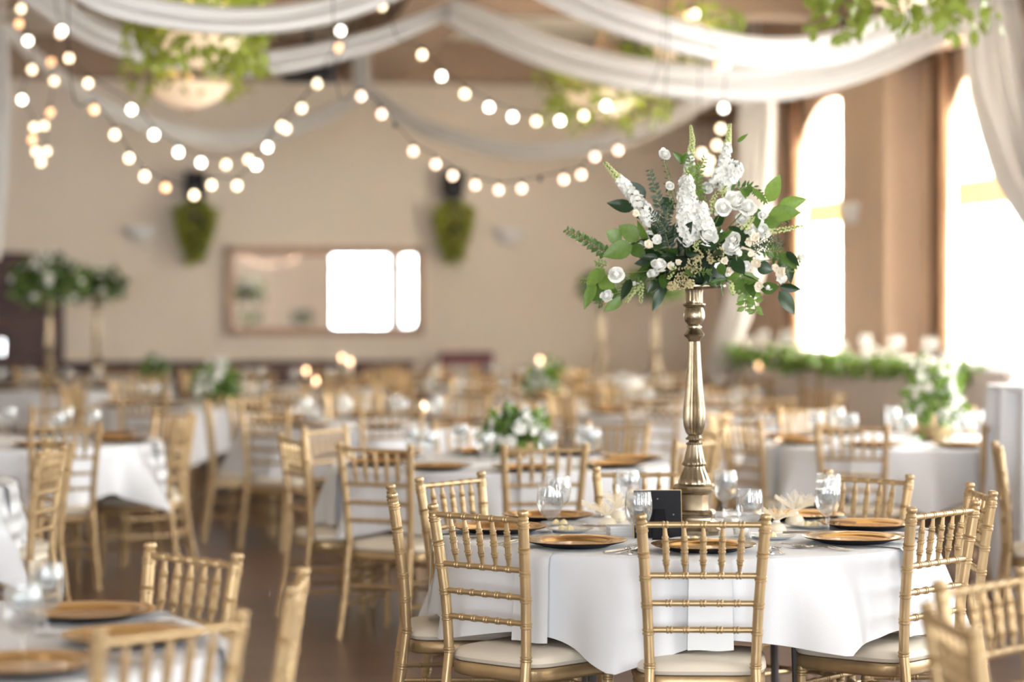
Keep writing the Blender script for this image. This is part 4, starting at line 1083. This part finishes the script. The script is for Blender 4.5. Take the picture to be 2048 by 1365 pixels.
swag([(900, 18, 17.4), (980, 55, 17.2), (1130, 115, 17.0), (1330, 160, 16.9), (1550, 165, 17.1), (1760, 112, 17.6), (1960, 15, 18.2)], [.16, .22, .24, .26, .27, .24, .20], 'wide white swag from the ceiling hub to the right pillar')
swag([(1010, -75, 15.4), (1160, 5, 15.4), (1330, 68, 15.5), (1520, 108, 15.9), (1680, 92, 16.4), (1840, 22, 17.2), (1950, -30, 17.8)], [.24, .24, .24, .23, .22, .20, .18], 'upper white swag crossing in front of the right beams')
# hanging panels
def panel(ctrl, widths, label): swag(ctrl, widths, label, 4.5, .05, Vector((1, 0, 0)), 'hanging_drape')
panel([(1975, -20, 18.0), (1985, 60, 17.9), (2005, 200, 17.8), (2050, 350, 17.6), (2115, 500, 17.4), (2140, 640, 17.3), (2150, 820, 17.3), (2150, 990, 17.3)], [.42, .44, .50, .52, .36, .16, .26, .34], 'white drape sweeping down from the right pillar to the picture edge')
panel([(1515, 150, 23.6), (1513, 260, 23.6), (1508, 420, 23.5), (1490, 560, 23.4), (1452, 690, 23.2), (1430, 760, 23.1)], [.34, .36, .34, .32, .24, .2], 'white drape hanging in the far right corner behind the bouquet')
panel([(2, 55, 19.1), (0, 200, 19.1), (-4, 360, 19.1), (-12, 520, 19.0)], [.12, .18, .16, .1], 'white drape hanging at the left picture edge')
panel([(722, 95, 24.7), (722, 150, 24.7), (722, 195, 24.7)], [.14, .15, .14], 'short white fabric tail above the far swag joint')

# ------------------------------------------------------------------ string lights
BULB = {k: MB().lathe([(.004, .034), (.014, .028), (.024, .016), (.028, 0), (.024, -.016), (.014, -.025), (.001, -.028)], 12).mesh('bulb', M['bulb_' + k]) for k in 'wocp'}
SOCK = MB().lathe([(.006, .052), (.011, .048), (.012, .024), (.009, .022)], 10).mesh('socket', M['wire'])
def strand(bulbs, label, d0, d1, ends=None):
    n = len(bulbs); pts = []
    t = thing('string_light', label, 'string lights', (0, 0, 0), 0, 'festoon string lights')
    for i, b in enumerate(bulbs):
        D = d0 + (d1 - d0) * i / max(1, n - 1); p = at(b[0], b[1], D); pts.append(p)
    t.location = pts[0]; o0 = pts[0]
    W_ = [p + Vector((0, 0, .052)) for p in pts]
    if ends:
        e0, e1 = at(*ends[0]), at(*ends[1])
        W_ = [Vector((e0.x, e0.y, CEIL + .01)), e0] + W_ + [e1, Vector((e1.x, e1.y, CEIL + .01))]
    MB().tube([p - o0 for p in catmull(W_, 4)], .003, 5).build('cable', M['wire'], t)
    for p, b in zip(pts, bulbs):
        if b[2] == 'x':
            s = inst('socket', SOCK, t, p - o0); continue
        s = inst('bulb', BULB[b[2]], t, p - o0); inst('socket', SOCK, s)
strand([(42, 18, 'w'), (38, 48, 'o'), (56, 82, 'c'), (64, 140, 'w'), (44, 200, 'c'), (68, 255, 'w'), (64, 280, 'o'), (72, 304, 'w'), (82, 325, 'w'), (93, 303, 'w'), (88, 252, 'w'), (100, 225, 'o'), (108, 163, 'w'), (102, 125, 'o'), (120, 68, 'w')], 'string of bulbs hanging in a narrow loop at the far left', 16.2, 17.4, ((40, -40, 16.1), (124, 0, 17.5)))
strand([(124, 62, 'c'), (138, 117, 'w'), (176, 167, 'w'), (263, 220, 'c'), (308, 270, 'c'), (357, 305, 'c'), (402, 326, 'c'), (452, 330, 'w'), (497, 320, 'w'), (535, 295, 'c'), (572, 258, 'w'), (603, 217, 'w'), (634, 168, 'w'), (677, 96, 'o'), (681, 62, 'c'), (764, 12, 'w')], 'upper sagging string of bulbs left of the ceiling hub', 14.8, 15.6, ((110, -20, 14.8), (840, -60, 15.7)))
strand([(188, 220, 'o'), (229, 270, 'w'), (258, 317, 'w'), (289, 353, 'w'), (331, 376, 'o'), (388, 391, 'w'), (423, 371, 'w'), (474, 372, 'w'), (512, 331, 'c'), (563, 253, 'w')], 'lower sagging string of bulbs over the left planter', 13.6, 14.6, ((140, 150, 13.4), (700, 60, 14.8)))
strand([(722, 193, 'p'), (763, 229, 'p'), (790, 263, 'x'), (826, 303, 'p'), (871, 329, 'p'), (905, 352, 'p'), (950, 371, 'p'), (997, 381, 'p'), (1043, 378, 'p'), (1080, 370, 'x'), (1127, 360, 'p'), (1162, 350, 'p'), (1189, 314, 'p'), (1236, 301, 'p')], 'lower string of bulbs dipping over the right planter', 13.8, 14.4, ((670, 150, 13.7), (1330, 200, 14.6)))
strand([(844, 110, 'w'), (883, 153, 'c'), (929, 188, 'w'), (978, 215, 'c'), (1025, 234, 'c'), (1072, 243, 'w'), (1120, 242, 'c'), (1167, 232, 'w'), (1212, 212, 'c')], 'upper string of bulbs right of the ceiling hub', 14.6, 15.2, ((780, 30, 14.5), (1320, 130, 15.4)))
strand([(1378, 32, 'o'), (1390, 28, 'w'), (1437, 132, 'o'), (1452, 130, 'w'), (1447, 217, 'c'), (1441, 258, 'w'), (1433, 291, 'w'), (1418, 322, 'w'), (1403, 307, 'w'), (1414, 340, 'w')], 'string of bulbs dropping behind the tall bouquet', 15.2, 16.2, ((1390, -30, 15.1), (1400, 360, 16.3)))

# ------------------------------------------------------------------ bowl chandeliers with greenery
def chandelier(px, py, D, R, label, glabel, seed, dens=300, spread=1.7, drop=.25, rise=.3):
    p = at(px, py, D); r_ = random.Random(seed)
    t = thing('bowl_chandelier', label, 'chandelier', p, 0, 'bowl chandeliers')
    MB().lathe([(.02, -.16), (R * .45, -.135), (R * .8, -.07), (R, .02), (R * 1.03, .04), (R * .98, .04), (R * .75, -.05), (.02, -.13)], 32).build('glass_bowl', M['bowl'], t)
    MB().lathe([(.004, -.20), (.015, -.18), (.022, -.165), (.01, -.155)], 12).build('finial', M['gold'], t)
    top = CEIL - p.z
    ld = bpy.data.lights.new('chandelier_lamp', 'SPOT'); ld.spot_size = rad(150); ld.spot_blend = .5; ld.energy = 18; ld.color = (1.0, 0.78, 0.55); ld.shadow_soft_size = .12
    lo = bpy.data.objects.new('chandelier_lamp', ld); col.objects.link(lo); lo.parent = t; lo.location = (0, 0, .0); lo.rotation_euler = (PI, 0, 0)
    MB().tube([(0, 0, -.15), (0, 0, top)], .012, 8).build('rod', M['gold'], t)
    MB().lathe([(.08, top - .04), (.08, top), (.001, top)], 16).build('ceiling_canopy', M['gold'], t)
    for k in range(3):
        an = 2 * PI * k / 3; MB().tube([(R * cos(an), R * sin(an), .03), (.02 * cos(an), .02 * sin(an), .55)], .006, 6).build('chain', M['gold'], t)
    mb = MB()
    for i in range(dens):
        an = r_.uniform(0, 2 * PI); rr = R * r_.uniform(.7, spread)
        q = Vector((rr * cos(an), rr * sin(an), r_.uniform(-drop, rise) * (1 if rr > R else .8) + .04))
        mb_leaf(mb, p + q, p + q + Vector((r_.uniform(-1, 1), r_.uniform(-1, 1), r_.uniform(-1.3, .4))).normalized() * r_.uniform(.07, .13), rvec() + CAMN, .55)
    o = mb.build('greenery_wreath', M['leaf_y']); tag(o, glabel, 'greenery', 'greenery around the chandeliers', 'stuff')
chandelier(378, 178, 19.5, .32, 'glowing alabaster bowl chandelier lower left', 'green leafy wreath around the lower left bowl chandelier', 21, 130, 1.8, .1, .3)
chandelier(400, 85, 14.9, .27, 'glowing bowl chandelier half hidden between the left swags', 'green leafy wreath around the upper left bowl chandelier', 22, 620, 1.7, .2, .35)
chandelier(1205, 195, 19.5, .30, 'glowing bowl chandelier below the wide right swag', 'green leafy wreath around the bowl chandelier below the right swag', 23, 330, 1.8)
chandelier(1360, 105, 17.9, .28, 'bowl chandelier peeking between the right swags', 'green leafy wreath between the two right swags', 24, 330, 1.7)
chandelier(1800, -45, 12.5, .30, 'bowl chandelier just above the upper right corner', 'green leafy wreath hanging at the upper right corner', 25, 420, 1.7, .35, .3)
# ceiling fan-like projector and spot
t = thing('ceiling_projector', 'black projector hanging from the ceiling left of the hub', 'projector', at(618, 150, 22.0))
MB().box((0, 0, 0), (.46, .4, .12)).build('housing', M['black'], t, smooth=False)
MB().tube([(0, 0, .06), (0, 0, CEIL - at(618, 150, 22.0).z)], .02, 8).build('pole', M['black'], t)
MB().tube([(-.1, -.2, 0), (-.1, -.24, 0)], .05, 14).build('lens', M['glass'], t)

# ------------------------------------------------------------------ things behind the camera that the mirror shows
for k, u in enumerate((-2.9, -4.2)):
    c = W(u, 34.2, 0)
    t = thing('buffet_table', 'cloth covered buffet table seen only in the mirror, %s one' % ('right', 'left')[k], 'table', c, ROT)
    MB().box((0, 0, .74), (1.2, .75, .03)).build('table_top', M['cloth'], t, smooth=False)
    MB().grid(lambda a, b: Vector((-.6 + 1.2 * a, .385 + .01 * sin(a * 60), .02 + .72 * b)), 60, 3).build('table_skirt', M['cloth'], t)
    bunch(c + Vector((0, 0, .76)), 'leafy arrangement on the buffet table seen in the mirror, %s one' % ('right', 'left')[k], .3, .25, .4, 300, 10, 'buffet arrangements', 'bowl', 4, 30 + k, 'dm')
